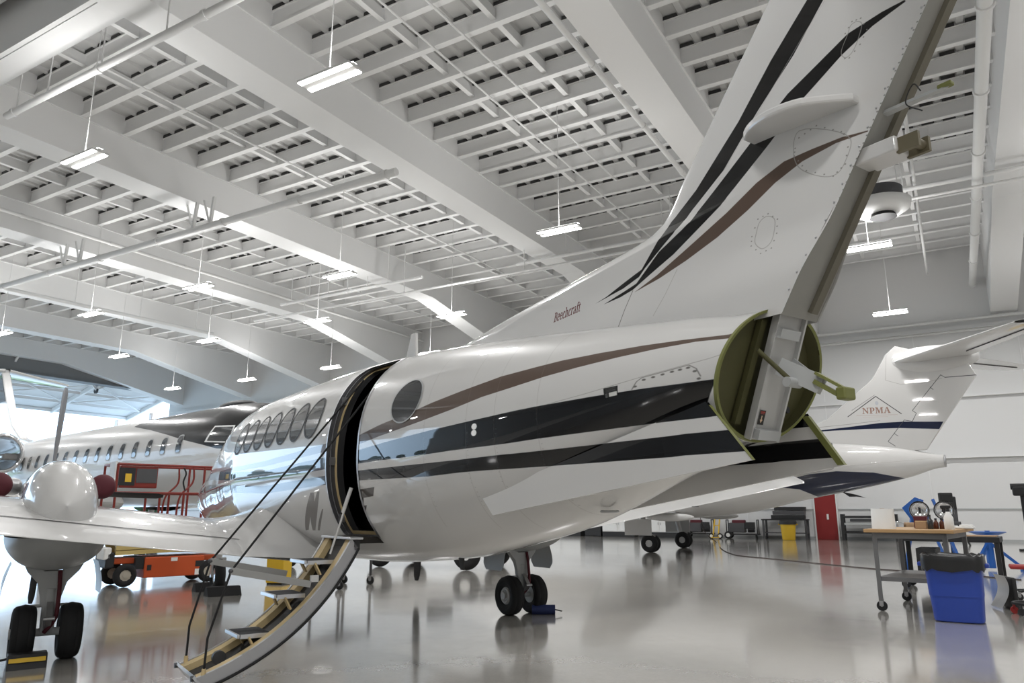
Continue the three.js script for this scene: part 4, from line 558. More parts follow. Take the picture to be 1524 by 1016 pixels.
{ // large cabin jet with dark crown, nose towards the turboprop
  const J = thing('business_jet', 'large white business jet with black painted crown and a long row of cabin windows', 'airplane', [-17.97, 0, -13.8], -10.4 * D2R);
  const H = hull([[-19.2, 0.1, 3.75, 3.5], [-17, 0.55, 4.0, 2.75], [-14.5, 1.0, 4.12, 2.1], [-12, 1.28, 4.14, 1.6], [-9.5, 1.35, 4.13, 1.43], [1.6, 1.35, 4.12, 1.43], [3.2, 1.25, 4.0, 1.46], [4.2, 1.05, 3.6, 1.52], [5.2, 0.75, 3.0, 1.64], [6.0, 0.42, 2.62, 1.85], [6.5, 0.03, 2.25, 2.15]]);
  const B = { s0: -12, s1: 6.6, y0: 1.4, y1: 4.2 }, bx = (s, y) => [(s - B.s0) / (B.s1 - B.s0) * 1024, (B.y1 - y) / (B.y1 - B.y0) * 512];
  const tex = canvasTex(1024, 512, (c) => { c.fillStyle = PAINT.white; c.fillRect(0, 0, 1024, 512);
    const edge = [[200, 635], [225, 640], [250, 647], [275, 655], [300, 661], [322, 667]].map((p) => pxHull(J, H, 1, ...p)).map((q) => bx(...q)); fillPoly(c, [...edge, bx(6.6, 2.5), bx(6.6, 4.4), bx(-3, 4.4), bx(-3, 4.15)], '#121214');
    strokePts(c, [bx(-3.6, 2.55), bx(-3.6, 3.75)], '#bab8b3', 1.5); });
  const body = mesh('fuselage', H.geo(-19.2, 6.5, 150, (s, y) => [(s - B.s0) / (B.s1 - B.s0), (y - B.y0) / (B.y1 - B.y0)]), gloss(lin(1, 1, 1), 0.28, { map: tex, clearcoat: 0.4 }), J);
  const onSide = (s, y, off) => [s, y, H.t(s, y) + off];
  for (let k = 0; k < 15; k++) { const s = 0.75 - k * 0.905, yc = 3.02, rr = (f, off) => gridGeo(20, 2, (i, j) => { const a = i / 20 * Math.PI * 2, e = j / 2 * f, ca = Math.cos(a), sa = Math.sin(a); return onSide(s + e * 0.145 * Math.sign(ca) * Math.sqrt(Math.abs(ca)), yc + e * 0.215 * Math.sign(sa) * Math.sqrt(Math.abs(sa)), off); });
    const w = mesh('window', rr(1, 0.012), X.glassDark, body); w.userData.label = 'small rounded cabin window'; mesh('window_rim', rr(1.18, 0.006), X.greyPaint, body); }
  { // cockpit side window and windscreen
    const q = [[306, 657], [321, 634], [350, 633], [344, 658]].map((p) => pxHull(J, H, 1, ...p)); const qp = (u, v, off) => { const s = lerp(lerp(q[0][0], q[3][0], u), lerp(q[1][0], q[2][0], u), v), y = lerp(lerp(q[0][1], q[3][1], u), lerp(q[1][1], q[2][1], u), v); return onSide(s, y, off); };
    const w = mesh('cockpit_window', gridGeo(8, 8, (i, j) => qp(0.06 + i / 8 * 0.9, 0.06 + j / 8 * 0.88, 0.014)), X.glassDark, body); mesh('cockpit_window_frame', gridGeo(8, 8, (i, j) => qp(-0.03 + i / 8 * 1.06, -0.03 + j / 8 * 1.06, 0.008)), X.pipe, body); }
  mesh('blade_antenna', [box(0.25, 0.28, 0.03, -7.0, 4.24, 0)], X.white, body); mesh('blade_antenna', [box(0.2, 0.3, 0.03, -4.3, 4.24, 0)], X.white, body); mesh('satellite_dome', sph(0.6, 1.2, 4.08, 0, 1.5, 0.3, 0.6), X.black, body);
  const fin = mesh('tail_fin', extr([[-14.6, 4.0], [-16.6, 4.3], [-18, 4.95], [-19, 5.9], [-20.8, 7.8], [-23.4, 7.8], [-19.4, 3.5]], 0.22, 0.06).translate(0, 0, -0.11), X.white, J); mesh('fin_band', extr([[-19.4, 6.2], [-20.6, 7.6], [-21.5, 7.6], [-20.4, 6.2]], 0.37, 0).translate(0, 0, -0.185), X.glassDark, fin);
  for (const sg of [1, -1]) { mesh('tailplane', foil({ le: [-20.4, 7.8, sg * 0.1], c: 2.6, th: 0.2 }, { le: [-22.4, 7.7, sg * 3.3], c: 1.3, th: 0.12 }), X.white, J);
    const e = mesh('engine_nacelle', lathe([[0.6, 2.0], [0.72, 1.75], [0.78, 0.9], [0.75, -0.6], [0.5, -1.9], [0.45, -1.95]], 36).rotateZ(-Math.PI / 2).translate(-13.6, 3.35, sg * 2.05), X.white, J); mesh('pylon', rbox(2.2, 0.26, 0.9, -13.6, 3.3, sg * 1.3, 0.1), X.white, e); mesh('intake_ring', tor(0.66, 0.07, -11.6, 3.35, sg * 2.05, 'x'), X.chrome, e);
    const wing = mesh('wing', foil({ le: [-3.4, 1.55, sg * 0.9], c: 4.6, th: 0.5 }, { le: [-8.6, 2.0, sg * 9.6], c: 1.4, th: 0.14 }, 16), X.white, J); mesh('winglet', extr([[-8.8, 2.0], [-10.0, 2.0], [-10.5, 3.1], [-9.9, 3.1]], 0.05, 0.01).translate(0, 0, sg * 9.6), X.white, wing);
    const g = mesh('landing_gear', [rod([-7.3, 0.35, sg * 1.6], [-7.2, 1.6, sg * 1.6], 0.1)], X.white, J); tyre(g, -7.3, 0.34, sg * 1.4, 0.34, 0.24); tyre(g, -7.3, 0.34, sg * 1.8, 0.34, 0.24); }
  const ng = mesh('nose_gear', [cyl(0.07, 0.07, 1.3, 4.0, 0.9, 0)], X.white, J); for (const z of [-0.14, 0.14]) tyre(ng, 4.0, 0.22, z, 0.22, 0.15);
}
// ---------------------------------------------------------------- ground equipment and small things
function caster(parent, x, z, r = 0.06, h = 0.14) { const c = mesh('caster', [cyl(r, r, 0.035, x, r, z, 'z', 20)], X.rubber, parent); mesh('caster_fork', [box(0.05, 0.015, 0.05, x, h, z), box(r * 0.8, h - r, 0.006, x, (h + r) / 2, z + 0.022), box(r * 0.8, h - r, 0.006, x, (h + r) / 2, z - 0.022), cyl(0.012, 0.012, 0.05, x, r, z, 'z', 10)], X.steel, c); return c; }
{ // scissor lift
  const t = thing('scissor_lift', 'orange scissor lift with yellow scissor stack and dark red guard rails', 'lift', [-13.05, 0, -9.08], 75 * D2R); t.scale.setScalar(1.055);
  const railM = std(lin(0.2, 0.02, 0.012), 0.4);
  const ch = mesh('chassis', [rbox(1.02, 0.34, 0.72, 0.12, 0.3, 0, 0.02), rbox(1.9, 0.1, 0.5, 0, 0.42, 0, 0.02)], X.orange, t); mesh('decal', [box(0.11, 0.06, 0.004, 0.1, 0.42, 0.363)], X.paper, ch); mesh('decal', [box(0.13, 0.1, 0.004, 0.54, 0.19, 0.363)], X.paper, ch); mesh('decal_panel', [box(0.15, 0.1, 0.006, 0.55, 0.33, 0.363)], X.black, ch); mesh('vent', box(0.07, 0.09, 0.006, -0.31, 0.3, 0.363), X.black, ch);
  mesh('end_bumper', [rbox(0.14, 0.26, 0.6, -0.92, 0.44, 0, 0.03), box(0.16, 0.2, 0.66, -0.45, 0.38, 0)], X.black, t); mesh('ballast_box', [rbox(0.12, 0.2, 0.4, -0.97, 0.55, 0.1, 0.03)], X.paper, t);
  for (const [x, z] of [[-0.68, 0.33], [-0.68, -0.33], [0.72, 0.33], [0.72, -0.33]]) { const w = tyre(t, x, 0.19, z, 0.19, 0.12, X.liftHub); w.children[0].scale.set(1.28, 1.28, 1.15); }
  for (let k = 0; k < 4; k++) for (const z of [-0.28, 0.28]) { mesh('scissor_arm', bar([-0.85, 0.55 + k * 0.085, z], [0.85, 0.6 + k * 0.085, z + 0.03], 0.04, 0.07), X.cream, t); mesh('scissor_arm', bar([-0.85, 0.6 + k * 0.085, z - 0.03], [0.85, 0.55 + k * 0.085, z - 0.05], 0.04, 0.07), X.cream, t); }
  mesh('platform', [rbox(2.0, 0.07, 0.74, 0, 0.93, 0, 0.01)], X.greyPaint, t); mesh('toe_board', [box(2.0, 0.12, 0.02, 0, 1.02, 0.36), box(2.0, 0.12, 0.02, 0, 1.02, -0.36)], railM, t);
  for (const z of [-0.35, 0.35]) { mesh('top_rail', rod([-0.98, 2.03, z], [0.98, 2.03, z], 0.021), railM, t); mesh('mid_rail', rod([-0.98, 1.55, z], [0.98, 1.55, z], 0.021), railM, t); for (const x of [-0.98, -0.25, 0.16, 0.5, 0.98]) mesh('rail_post', rod([x, 0.96, z], [x, x === 0.16 || x === -0.25 ? 1.55 : 2.03, z], 0.021), railM, t); mesh('gate_post', tube([[0.3, 2.03, z], [0.3, 1.75, z], [0.1, 1.5, z], [0.05, 0.98, z]], 0.018, true), railM, t); }
  for (const x of [-0.98, 0.98]) { mesh('end_rail', rod([x, 2.03, -0.35], [x, 2.03, 0.35], 0.021), railM, t); mesh('end_rail', rod([x, 1.55, -0.35], [x, 1.55, 0.35], 0.021), railM, t); }
  const cb = mesh('control_box', [rbox(0.62, 0.38, 0.16, -0.62, 1.82, 0.26, 0.02)], railM, t); mesh('control_panel', [box(0.34, 0.24, 0.01, -0.5, 1.84, 0.345)], X.darkSteel, cb); mesh('manual_holder', [box(0.26, 0.3, 0.01, -0.82, 1.82, 0.345)], X.black, cb); mesh('manual', [box(0.1, 0.14, 0.012, -0.8, 1.8, 0.35)], X.yellow, cb); mesh('end_frame', [box(0.04, 0.46, 0.3, -1.0, 1.84, 0.2)], X.pipe, t);
  mesh('control_cable', tube([[0.12, 2.0, 0.36], [0.16, 1.9, 0.37], [0.13, 1.75, 0.36], [0.17, 1.6, 0.36]], 0.015, true), X.black, t);
}
{ // tow tractor behind the belly
  const t = thing('tow_tractor', 'white tow tractor with big black tyres seen under the turboprop belly', 'tractor', [-11, 0, -15.1], 4 * D2R);
  mesh('body', [rbox(3.1, 0.42, 1.2, 0, 0.55, 0, 0.06), rbox(1.2, 0.35, 1.2, -0.9, 0.9, 0, 0.06)], X.white, t); mesh('bumper', rbox(0.15, 0.25, 1.4, 1.58, 0.45, 0, 0.03), X.black, t); mesh('seat', [rbox(0.5, 0.1, 1.0, 0.3, 0.82, 0, 0.03), rbox(0.12, 0.4, 1.0, 0.05, 1.0, 0, 0.03)], X.black, t);
  for (const [x, z] of [[1.2, 0.75], [1.2, -0.75], [-1.2, 0.75], [-1.2, -0.75]]) tyre(t, x, 0.35, z, 0.35, 0.24, X.paper);
}
{ // engine work stand
  const t = thing('work_stand', 'low rolling maintenance stand with dark legs beyond the airstair', 'stand', [-9.65, 0, -10.33], 10 * D2R);
  mesh('platform', [rbox(0.62, 0.05, 1.1, 0, 0.86, 0, 0.01)], X.darkSteel, t);
  for (const [x, z] of [[0.28, 0.5], [0.28, -0.5], [-0.28, 0.5], [-0.28, -0.5]]) { mesh('leg', cyl(0.025, 0.025, 0.72, x, 0.5, z), X.darkSteel, t); caster(t, x, z, 0.07, 0.15); }
}
{ const t = thing('tool_box', 'upright yellow storage box behind the airstair', 'box', [-11.0, 0, -10.1], 20 * D2R); mesh('body', rbox(0.34, 0.66, 0.34, 0, 0.36, 0, 0.02), X.yellow, t); mesh('lid', rbox(0.36, 0.05, 0.36, 0, 0.71, 0, 0.015), X.yellow, t); mesh('foot', box(0.3, 0.04, 0.3, 0, 0.02, 0), X.black, t); }
// wheel chocks
{ const w = onY(30, 992); const t = thing('wheel_chock', 'black wheel chock with yellow stripe at the outer tyre of the strut under the wing', 'chock', [w.x + 0.05, 0, w.z - 0.02], 155 * D2R); mesh('wedge', extr([[-0.12, 0], [0.1, 0], [0.05, 0.11], [-0.08, 0.11]], 0.28, 0.008).translate(0, 0, -0.14), X.black, t); mesh('stripe', box(0.006, 0.035, 0.27).rotateZ(-0.3).translate(-0.112, 0.075, 0), X.yellow, t); mesh('rope', tube([[0, 0.08, -0.14], [0.05, 0.05, -0.3], [0.2, 0.015, -0.5]], 0.01, true), X.black, t); }
{ const w = onY(337, 886); const mk = (dx, lb) => { const c = PLANE.localToWorld(V(4.94 + dx, 0, 0.0)); const t = thing('nose_chock', lb, 'chock', [c.x, 0, c.z], 155 * D2R); mesh('wedge', extr([[-0.16, 0], [0.16, 0], [0.05, 0.13], [-0.05, 0.13]], 0.5, 0.008).translate(0, 0, -0.25), X.rubber, t); }; mk(-0.42, 'black rubber chock behind the nose wheel beside the scissor lift'); mk(0.44, 'black rubber chock in front of the nose wheel beside the scissor lift'); }
{ const w = onY(809, 914); const t = thing('wheel_chock', 'blue tube shaped chock lying against the twin wheels under the belly', 'chock', [w.x, 0, w.z], 30 * D2R); mesh('roll', cyl(0.06, 0.06, 0.3, 0, 0.06, 0, 'x', 20), std(lin(0.012, 0.025, 0.11), 0.6), t); mesh('end_cord', rod([0.15, 0.06, 0], [0.24, 0.04, 0], 0.008), X.black, t); }
// ---- right side: rolling bench with things on it, bin, black cart, stands
const BENCH = { o: V(-1.07, 0, -11.5), far: V(0.147, 0, -0.989), right: V(0.989, 0, 0.147), h: 1.06 };
const onBench = (r, f, y = BENCH.h) => { const p = BENCH.o.clone().addScaledVector(BENCH.right, r).addScaledVector(BENCH.far, f); return [p.x, y, p.z]; };
const benchTurn = Math.atan2(-BENCH.right.z, BENCH.right.x);
{
  const t = thing('rolling_bench', 'steel legged rolling workbench with wooden top and lower shelf', 'workbench', onBench(0, 0, 0), benchTurn); // local x right, z near
  const W = 0.84, Dp = 1.45;
  mesh('bench_top', rbox(W + 0.24, 0.045, Dp + 0.16, W / 2, BENCH.h - 0.023, -Dp / 2, 0.006), X.wood, t); mesh('apron', [box(W, 0.08, 0.03, W / 2, 0.98, 0.02), box(0.03, 0.08, Dp, -0.01, 0.98, -Dp / 2), box(0.03, 0.08, Dp, W + 0.01, 0.98, -Dp / 2)], X.benchSteel, t); mesh('shelf', [box(W, 0.02, Dp, W / 2, 0.43, -Dp / 2), box(W, 0.05, 0.02, W / 2, 0.41, 0.0)], X.benchSteel, t);
  for (const [x, z] of [[0, 0], [W, 0], [0, -Dp], [W, -Dp]]) { mesh('leg', [box(0.055, 0.9, 0.012, x, 0.58, z + 0.022), box(0.012, 0.9, 0.055, x + (x ? 0.022 : -0.022), 0.58, z)], X.benchSteel, t); caster(t, x, z, 0.065, 0.15); }
}
{ const t = thing('paper_roll', 'big white roll of paper towel standing on the rolling bench', 'paper roll', onBench(0.08, 0.2)); mesh('roll', cyl(0.145, 0.15, 0.27, 0, 0.135, 0, 'y', 36), X.paper, t); mesh('core', cyl(0.03, 0.03, 0.272, 0, 0.137, 0), X.cardboard, t); }
const item = (name, label, cat, r, f, parts) => { const t = thing(name, label, cat, onBench(r, f), benchTurn); for (const [n, g, m] of parts) mesh(n, g, m, t); return t; };
item('box', 'small dark red box at the back of the bench top', 'box', 0.42, 0.85, [['carton', rbox(0.16, 0.14, 0.12, 0, 0.07, 0, 0.006), X.darkRed], ['lid', rbox(0.165, 0.03, 0.125, 0, 0.15, 0, 0.006), X.darkRed]]);
item('box', 'plain cardboard box between the bottles on the bench', 'box', 0.5, 0.45, [['carton', rbox(0.14, 0.1, 0.1, 0, 0.05, 0, 0.004), X.cardboard], ['tape', box(0.142, 0.012, 0.03, 0, 0.1, 0), X.tan]]);
item('bottle', 'slim dark bottle with narrow cap on the bench top', 'bottle', 0.62, 0.4, [['body', lathe([[0, 0], [0.036, 0], [0.036, 0.11], [0.015, 0.14], [0.013, 0.16]]), X.glassDark], ['cap', cyl(0.015, 0.015, 0.03, 0, 0.175, 0), X.black]]);
for (const [dx, lb] of [[0, 'brown glass bottle on the bench beside the spray bottle'], [-0.07, 'brown glass bottle on the bench beside the slim dark bottle']]) item('bottle', lb, 'bottle', 0.74 + dx, 0.5, [['body', lathe([[0, 0], [0.032, 0], [0.032, 0.08], [0.014, 0.11], [0.014, 0.12]]), std(lin(0.1, 0.03, 0.015), 0.2)], ['cap', cyl(0.016, 0.016, 0.022, 0, 0.13, 0), X.black]]);
item('spray_bottle', 'white spray bottle with black trigger head on the bench', 'bottle', 0.86, 0.3, [['body', lathe([[0, 0], [0.058, 0], [0.058, 0.15], [0.026, 0.22], [0.02, 0.24]]), X.paper], ['trigger', [rbox(0.12, 0.04, 0.04, -0.02, 0.29, 0, 0.008), box(0.014, 0.07, 0.025, -0.055, 0.25, 0), cyl(0.02, 0.024, 0.04, 0, 0.25, 0)], X.black]]);
item('cloth', 'folded white rag lying on the bench top edge', 'rag', 0.95, 0.9, [['fold', rbox(0.22, 0.03, 0.16, 0, 0.015, 0, 0.014), X.paper], ['fold', rbox(0.16, 0.025, 0.12, 0.02, 0.04, 0.01, 0.012), X.paper]]);
{ // blue bin
  const c = onY(1429, 926); const t = thing('waste_bin', 'tall blue plastic waste bin with black liner in front of the rolling bench', 'bin', [c.x, 0, c.z - 0.12], -0.05);
  const R = (w, d, y, r = 0.09) => { const o = []; for (let k = 0; k < 40; k++) { const a = k / 40 * Math.PI * 2, ca = Math.cos(a), sa = Math.sin(a), n = 5; o.push([w / 2 * Math.sign(ca) * Math.pow(Math.abs(ca), 2 / n), y, d / 2 * Math.sign(sa) * Math.pow(Math.abs(sa), 2 / n)]); } o.push(o[0]); return o; };
  const loft = (rings) => gridGeo(rings.length - 1, 40, (i, j) => rings[i][j]);
  mesh('bin_body', [loft([R(0.1, 0.1, 0.005), R(0.5, 0.36, 0.005), R(0.53, 0.39, 0.02), R(0.6, 0.46, 0.5), R(0.62, 0.48, 0.68), R(0.66, 0.52, 0.69), R(0.67, 0.53, 0.76), R(0.65, 0.51, 0.765), R(0.62, 0.48, 0.75), R(0.58, 0.44, 0.3)])], X.blue, t);
  mesh('bin_handle', [rbox(0.1, 0.05, 0.16, -0.33, 0.66, 0.05, 0.015)], X.blue, t); mesh('bin_handle', [rbox(0.1, 0.05, 0.16, 0.33, 0.66, 0.05, 0.015)], X.blue, t);
  mesh('liner', [gridGeo(5, 40, (i, j) => { const prof = [[0.675, 0.535, 0.6], [0.685, 0.545, 0.7], [0.68, 0.54, 0.77], [0.64, 0.5, 0.785], [0.58, 0.44, 0.74], [0.5, 0.36, 0.4]][i], p = R(prof[0], prof[1], prof[2])[j], q = 0.012 * Math.sin(j * 2.1 + i) ; return [p[0] * (1 + q * 0.6), p[1] + (i < 2 ? 0.02 * Math.sin(j * 1.7) : q), p[2] * (1 + q * 0.6)]; })], std(lin(0.012, 0.012, 0.013), 0.35), t);
}
{ // black cart behind
  const t = thing('tool_cart', 'black steel tool cart with open frame behind the blue bin', 'cart', [-0.25, 0, -15.2], -0.1);
  mesh('cart_top', [rbox(1.5, 0.09, 0.7, 0, 0.83, 0, 0.01)], X.black, t); mesh('work_mat', rbox(0.9, 0.015, 0.5, 0.25, 0.882, 0, 0.004), X.cardboard, t); mesh('drawer_box', [rbox(0.3, 0.5, 0.6, -0.35, 0.42, 0, 0.01)], X.black, t);
  for (const [x, z] of [[-0.7, 0.3], [-0.7, -0.3], [0.7, 0.3], [0.7, -0.3]]) { mesh('leg', box(0.07, 0.7, 0.07, x, 0.48, z), X.black, t); caster(t, x, z, 0.07, 0.15); }
  const g = thing('parts_bag', 'brown paper wrapped parcel on the black tool cart', 'parcel', [-0.72, 0.876, -15.1], 0.3); mesh('wrap', rbox(0.42, 0.22, 0.34, 0, 0.11, 0, 0.05), X.cardboard, g); mesh('foil_fold', rbox(0.16, 0.24, 0.2, -0.3, 0.12, 0.05, 0.05), X.chrome, g);
  const d = thing('hubcap_panel', 'silver curved panel leaning by the blue bin', 'panel', [0.34, 0, -12.6], 0.3); mesh('sheet', gridGeo(14, 8, (i, j) => [0.12 * Math.sin(i / 14 * 2.4) - 0.1, 0.02 + i / 14 * 0.42, (j / 8 - 0.5) * 0.4]), X.alu, d); mesh('backing', rbox(0.06, 0.42, 0.42, 0.09, 0.21, 0, 0.03), X.black, d);
}
{ // blue stands
  const t = thing('jack_stand', 'blue tripod jack stand with wide flat top plate', 'stand', [0.42, 0, -20.3], 0.2);
  mesh('post', [cyl(0.075, 0.085, 0.72, 0, 0.4, 0), cyl(0.05, 0.05, 0.2, 0, 0.75, 0)], X.standBlue, t); mesh('top_plate', [lathe([[0, 0.83], [0.36, 0.83], [0.37, 0.815], [0.12, 0.72], [0.07, 0.7]])], X.standBlue, t);
  for (let k = 0; k < 3; k++) { const a = k * 2.094 + 0.3; mesh('leg', bar([0.06 * Math.cos(a), 0.55, 0.06 * Math.sin(a)], [0.6 * Math.cos(a), 0.04, 0.6 * Math.sin(a)], 0.06, 0.06), X.standBlue, t); mesh('foot', cyl(0.08, 0.08, 0.03, 0.6 * Math.cos(a), 0.015, 0.6 * Math.sin(a)), X.standBlue, t); }
  const u = thing('lamp_frame', 'tall blue A-frame stand behind the rolling bench', 'stand', [-0.62, 0, -17.6], 0.1);
  for (const sx of [-1, 1]) { mesh('frame_leg', bar([sx * 0.12, 1.52, 0], [sx * 0.12 + 0.42, 0.02, 0.22], 0.1, 0.05, V(1, 0, 0)), X.standBlue, u); mesh('rear_leg', bar([sx * 0.28, 1.2, 0], [sx * 0.5, 0.02, -0.35], 0.06, 0.05), X.standBlue, u); }
  mesh('cross_plate', [extr([[-0.45, 1.35], [-0.2, 1.56], [-0.05, 1.5], [-0.2, 1.05], [-0.3, 1.1]], 0.03, 0.004)], X.standBlue, u);
  for (const [x, lb] of [[-0.13, 'polished round reflector lamp clipped to the narrow side of the blue frame'], [0.3, 'polished round reflector lamp beneath the square black floodlight']]) { const l = thing('work_lamp', lb, 'lamp', [-0.62 + x, 1.3, -17.4], 0); mesh('reflector', lathe([[0.02, -0.06], [0.12, -0.05], [0.17, 0.02], [0.185, 0.06]], 32).rotateX(Math.PI / 2), X.chrome, l); mesh('clamp', box(0.04, 0.1, 0.1, 0, 0, -0.1), X.black, l); }
  const f = thing('flood_lamp', 'square black floodlight on a dark pole above the reflector lamps', 'lamp', [-0.28, 0, -18.3], 0.4); mesh('pole', [cyl(0.02, 0.02, 1.5, 0, 0.77, 0), box(0.4, 0.03, 0.4, 0, 0.015, 0)], X.black, f); mesh('lamp_head', [rbox(0.26, 0.2, 0.1, 0, 1.56, 0, 0.02), rbox(0.2, 0.14, 0.02, 0, 1.56, 0.055, 0.01)], X.black, f);
  const s = thing('creeper_seat', 'red padded rolling seat with black legs at the edge of the bay', 'seat', [0.72, 0, -14.0], 0); mesh('pad', rbox(0.42, 0.06, 0.36, 0, 0.47, 0, 0.025), X.red, s); mesh('post', [cyl(0.03, 0.03, 0.32, 0, 0.29, 0), ...[0, 1, 2, 3].map((k) => bar([0, 0.14, 0], [0.24 * Math.cos(k * 1.571 + 0.6), 0.12, 0.24 * Math.sin(k * 1.571 + 0.6)], 0.03, 0.03))], X.black, s); for (let k = 0; k < 4; k++) caster(s, 0.24 * Math.cos(k * 1.571 + 0.6), 0.24 * Math.sin(k * 1.571 + 0.6), 0.05, 0.11);
  const b = thing('dolly', 'low black dolly with red castors at the edge of the bay', 'dolly', [0.62, 0, -12.0], 0.3); mesh('frame', [tor(0.2, 0.018, 0, 0.14, 0, 'y'), bar([-0.2, 0.14, 0], [0.2, 0.14, 0], 0.03, 0.02), bar([0, 0.14, -0.2], [0, 0.14, 0.2], 0.03, 0.02)], X.black, b); for (let k = 0; k < 5; k++) mesh('castor', [cyl(0.045, 0.045, 0.03, 0.2 * Math.cos(k * 1.257), 0.045, 0.2 * Math.sin(k * 1.257), 'z', 16), box(0.02, 0.08, 0.04, 0.2 * Math.cos(k * 1.257), 0.1, 0.2 * Math.sin(k * 1.257))], k % 2 ? X.red : X.black, b);
}
// ---- along the back wall
{
  const Z = BACK + 0.55;
  const door = struct(mesh('door_1', rbox(0.9, 2.1, 0.07, -5.35, 1.05, BACK + 0.05, 0.01), std(lin(0.24, 0.01, 0.01), 0.5))); mesh('door_handle', [rbox(0.09, 0.24, 0.03, -5.28, 1.0, BACK + 0.1, 0.015)], X.paper, door); mesh('door_frame', [box(0.06, 2.16, 0.1, -5.83, 1.08, BACK + 0.05), box(0.06, 2.16, 0.1, -4.87, 1.08, BACK + 0.05), box(1.02, 0.06, 0.1, -5.35, 2.14, BACK + 0.05)], X.pipe, door);
  const bench = (x0, x1, h, label) => { const t = thing('wall_bench', label, 'workbench', [(x0 + x1) / 2, 0, Z], 0), w = x1 - x0; mesh('bench_top', rbox(w, 0.06, 0.7, 0, h - 0.03, 0, 0.008), X.black, t); mesh('shelf', box(w - 0.1, 0.03, 0.6, 0, 0.28, 0), X.darkSteel, t); for (const x of [-w / 2 + 0.08, w / 2 - 0.08]) for (const z of [-0.3, 0.3]) mesh('leg', box(0.09, h - 0.06, 0.07, x, (h - 0.06) / 2, z), X.darkSteel, t); return t; };
  bench(-8.05, -6.05, 0.9, 'black workbench by the red door with dark trays piled on it');
  const tray = (x, y, w, h, d, turn, label, m = X.black) => { const t = thing('tray_stack', label, 'tray', [x, y, Z], turn); for (let k = 0; k < 3; k++) mesh('tray', [rbox(w - k * 0.06, h / 3.2, d, k * 0.05, h / 6 + k * h / 3, 0, 0.01)], k === 1 ? X.darkSteel : m, t); };
  tray(-6.9, 0.9, 1.45, 0.55, 0.5, 0.04, 'stack of dark flat trays on the bench beside the red door');
  const B2 = thing('wall_rack', 'black open rack of long dark bars just past the red door', 'rack', [-3.55, 0, Z], 0); for (const x of [-1.05, 1.05]) mesh('upright', box(0.14, 1.12, 0.5, x, 0.56, 0), X.black, B2); for (const y of [0.35, 0.7, 1.0]) mesh('rack_bar', rbox(2.2, 0.1, 0.45, 0, y, 0, 0.02), y === 0.7 ? X.greyPaint : X.black, B2); mesh('rack_bar', rbox(1.7, 0.12, 0.3, 0.1, 0.86, 0, 0.02), X.darkSteel, B2);
  const yb = thing('waste_bin', 'yellow plastic waste bin with black liner by the wall bench', 'bin', [-6.75, 0, -35.4], 0.1); mesh('bin_body', lathe([[0, 0.01], [0.27, 0.01], [0.33, 0.72], [0.36, 0.72], [0.36, 0.76], [0.32, 0.76], [0.25, 0.3]]).scale(1, 1, 0.9), X.yellow, yb); mesh('liner', lathe([[0.37, 0.68], [0.375, 0.8], [0.33, 0.86], [0.2, 0.8]]).scale(1, 1, 0.9), X.black, yb); mesh('bin_handle', [box(0.06, 0.06, 0.12, -0.37, 0.68, 0)], X.yellow, yb); mesh('bin_handle', [box(0.06, 0.06, 0.12, 0.37, 0.68, 0)], X.yellow, yb);
  const gen = (x, w, label, accent) => { const t = thing('generator_cart', label, 'cart', [x, 0, Z + 0.2], 0.1); mesh('frame', [rbox(w, 0.06, 0.6, 0, 0.2, 0, 0.01), ...[-1, 1].map((k) => tube([[k * w * 0.46, 0.2, 0.28], [k * w * 0.46, 0.85, 0.28], [k * w * 0.46, 0.85, -0.28], [k * w * 0.46, 0.2, -0.28]], 0.025))], X.black, t); mesh('engine', [rbox(w * 0.5, 0.45, 0.45, -w * 0.15, 0.5, 0, 0.05), cyl(0.16, 0.16, 0.3, w * 0.26, 0.45, 0, 'x')], X.darkSteel, t); mesh('tank', [rbox(w * 0.4, 0.2, 0.4, -w * 0.1, 0.75, 0, 0.05)], X.darkRed, t); mesh('control_panel', rbox(w * 0.3, 0.3, 0.04, w * 0.25, 0.6, 0.26, 0.01), X.black, t); for (const k of [-1, 1]) tyre(t, -w * 0.42, 0.17, k * 0.32, 0.17, 0.09, accent); mesh('prop_foot', box(0.05, 0.2, 0.4, w * 0.4, 0.1, 0), X.black, t); };
  gen(-8.95, 1.5, 'black generator cart with yellow frame end and white wheel hub', X.paper); gen(-11.0, 1.35, 'black and red generator cart beyond the jet main wheels', X.hub);
  const yf = thing('hand_truck', 'yellow two wheeled hand truck leaning at the generator cart', 'hand truck', [-10.03, 0, Z + 0.95], 0.1); mesh('truck_frame', [bar([-0.12, 0.1, 0], [-0.02, 0.95, -0.2], 0.05, 0.05), bar([0.12, 0.1, 0], [0.2, 0.95, -0.2], 0.05, 0.05), bar([-0.04, 0.6, -0.1], [0.16, 0.6, -0.1], 0.04, 0.04), box(0.36, 0.03, 0.2, 0, 0.06, 0.1)], X.yellow, yf); for (const k of [-1, 1]) tyre(yf, k * 0.2, 0.13, -0.02, 0.13, 0.07, X.paper);
  for (const [x, w, lb] of [[-18.3, 2.2, 'low white cabinet with black base at the back wall under the strake'], [-15.1, 1.7, 'narrow white cabinet on black base at the back wall'], [-12.9, 2.1, 'white cabinet on black base at the back wall before the generator carts']]) { const t = thing('wall_cabinet', lb, 'cabinet', [x, 0, Z + 0.2], 0); mesh('carcass', rbox(w, 0.75, 0.6, 0, 0.62, 0, 0.02), X.paper, t); mesh('plinth', box(w, 0.25, 0.56, 0, 0.125, 0), X.black, t); for (const k of [-1, 1]) { const d = mesh('cabinet_door', rbox(w / 2 - 0.04, 0.68, 0.02, k * w / 4, 0.62, 0.31, 0.006), X.paper, t); mesh('handle', box(0.02, 0.12, 0.03, k * 0.06, 0.65, 0.33), X.steel, d); } }
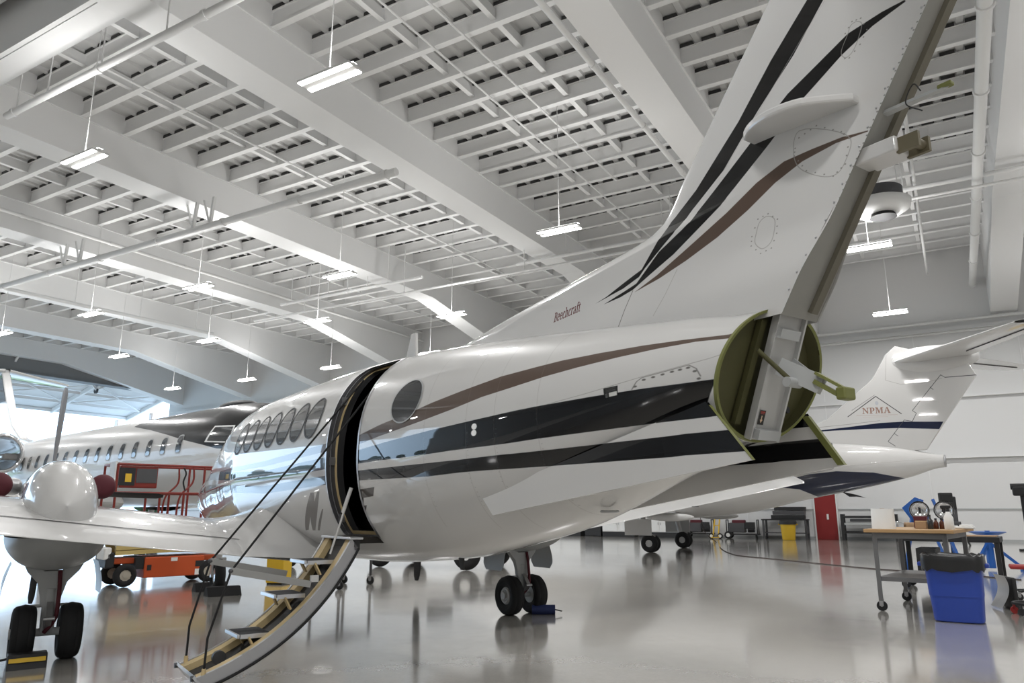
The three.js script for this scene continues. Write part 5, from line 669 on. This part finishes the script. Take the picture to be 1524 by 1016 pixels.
  const bk = thing('wall_locker', 'black equipment case between the white wall cabinets', 'case', [-16.5, 0, Z + 0.2], 0); mesh('case_body', rbox(0.9, 0.8, 0.55, 0, 0.42, 0, 0.03), X.black, bk); mesh('case_latch', box(0.08, 0.06, 0.02, 0, 0.6, 0.285), X.steel, bk);
  const pr = thing('shop_press', 'dark upright shop machine on splayed legs near the back wall', 'machine', [-0.35, 0, -33.5], 0); mesh('column', [rbox(0.34, 0.7, 0.3, 0, 1.15, 0, 0.04), rbox(0.5, 0.14, 0.4, 0, 0.8, 0, 0.03)], X.darkSteel, pr); mesh('head', [rbox(0.4, 0.5, 0.35, -0.03, 1.55, 0, 0.05)], X.black, pr); for (const [x, z] of [[-0.3, 0.25], [0.3, 0.25], [-0.3, -0.25], [0.3, -0.25]]) mesh('leg', bar([x * 0.5, 0.76, z * 0.5], [x * 1.5, 0, z], 0.05, 0.05), X.black, pr);
  const pl = thing('hose_post', 'black post stand with looped hoses near the back wall', 'stand', [1.75, 0, -30], 0); mesh('pole', [cyl(0.07, 0.07, 1.9, 0, 0.95, 0), box(0.6, 0.05, 0.5, 0, 0.025, 0)], X.black, pl); mesh('motor_head', [rbox(0.36, 0.3, 0.3, -0.08, 1.9, 0, 0.06), cyl(0.1, 0.1, 0.4, -0.1, 2.05, 0, 'x')], X.black, pl); mesh('hose_coil', tor(0.42, 0.035, 0.4, 0.85, 0.05, 'z'), X.rubber, pl); mesh('hose_coil', tor(0.36, 0.03, 0.36, 0.8, 0.1, 'z'), X.rubber, pl); mesh('blue_arm', bar([0.05, 1.85, 0.1], [0.7, 1.8, 0.1], 0.08, 0.06), X.standBlue, pl);
  const sg = thing('notice_board', 'yellow notice board on the back wall near the hose post', 'board', [3.25, 1.95, BACK + 0.08], 0); mesh('board', rbox(1.1, 0.95, 0.04, 0, 0, 0, 0.01), X.yellow, sg); mesh('board_edge', [box(1.14, 0.03, 0.05, 0, 0.48, 0), box(1.14, 0.03, 0.05, 0, -0.48, 0)], X.greyPaint, sg);
}
{ // cord over the floor
  const pts = [[1066, 806.5], [1074, 817], [1085, 823], [1100, 827], [1150, 832], [1240, 841], [1310, 847.5], [1420, 855], [1520, 863]].map(([x, y]) => { const w = onY(x, y); return V(w.x, 0.012, w.z); });
  const top = onZ(1035, 745, -24.0); tag(mesh('power_cord', tube([V(top.x, top.y, -24.0), V(lerp(top.x, pts[0].x, 0.55), 0.5, lerp(-24, pts[0].z, 0.5)), ...pts], 0.011, true, 8), std(lin(0.06, 0.04, 0.035), 0.7)), 'thin dark power cord trailing from the small jet across the floor', 'cord');
}
scene.traverse((o) => { if (o.isMesh) { o.castShadow = true; o.receiveShadow = true; } });
renderer.render(scene, camera);
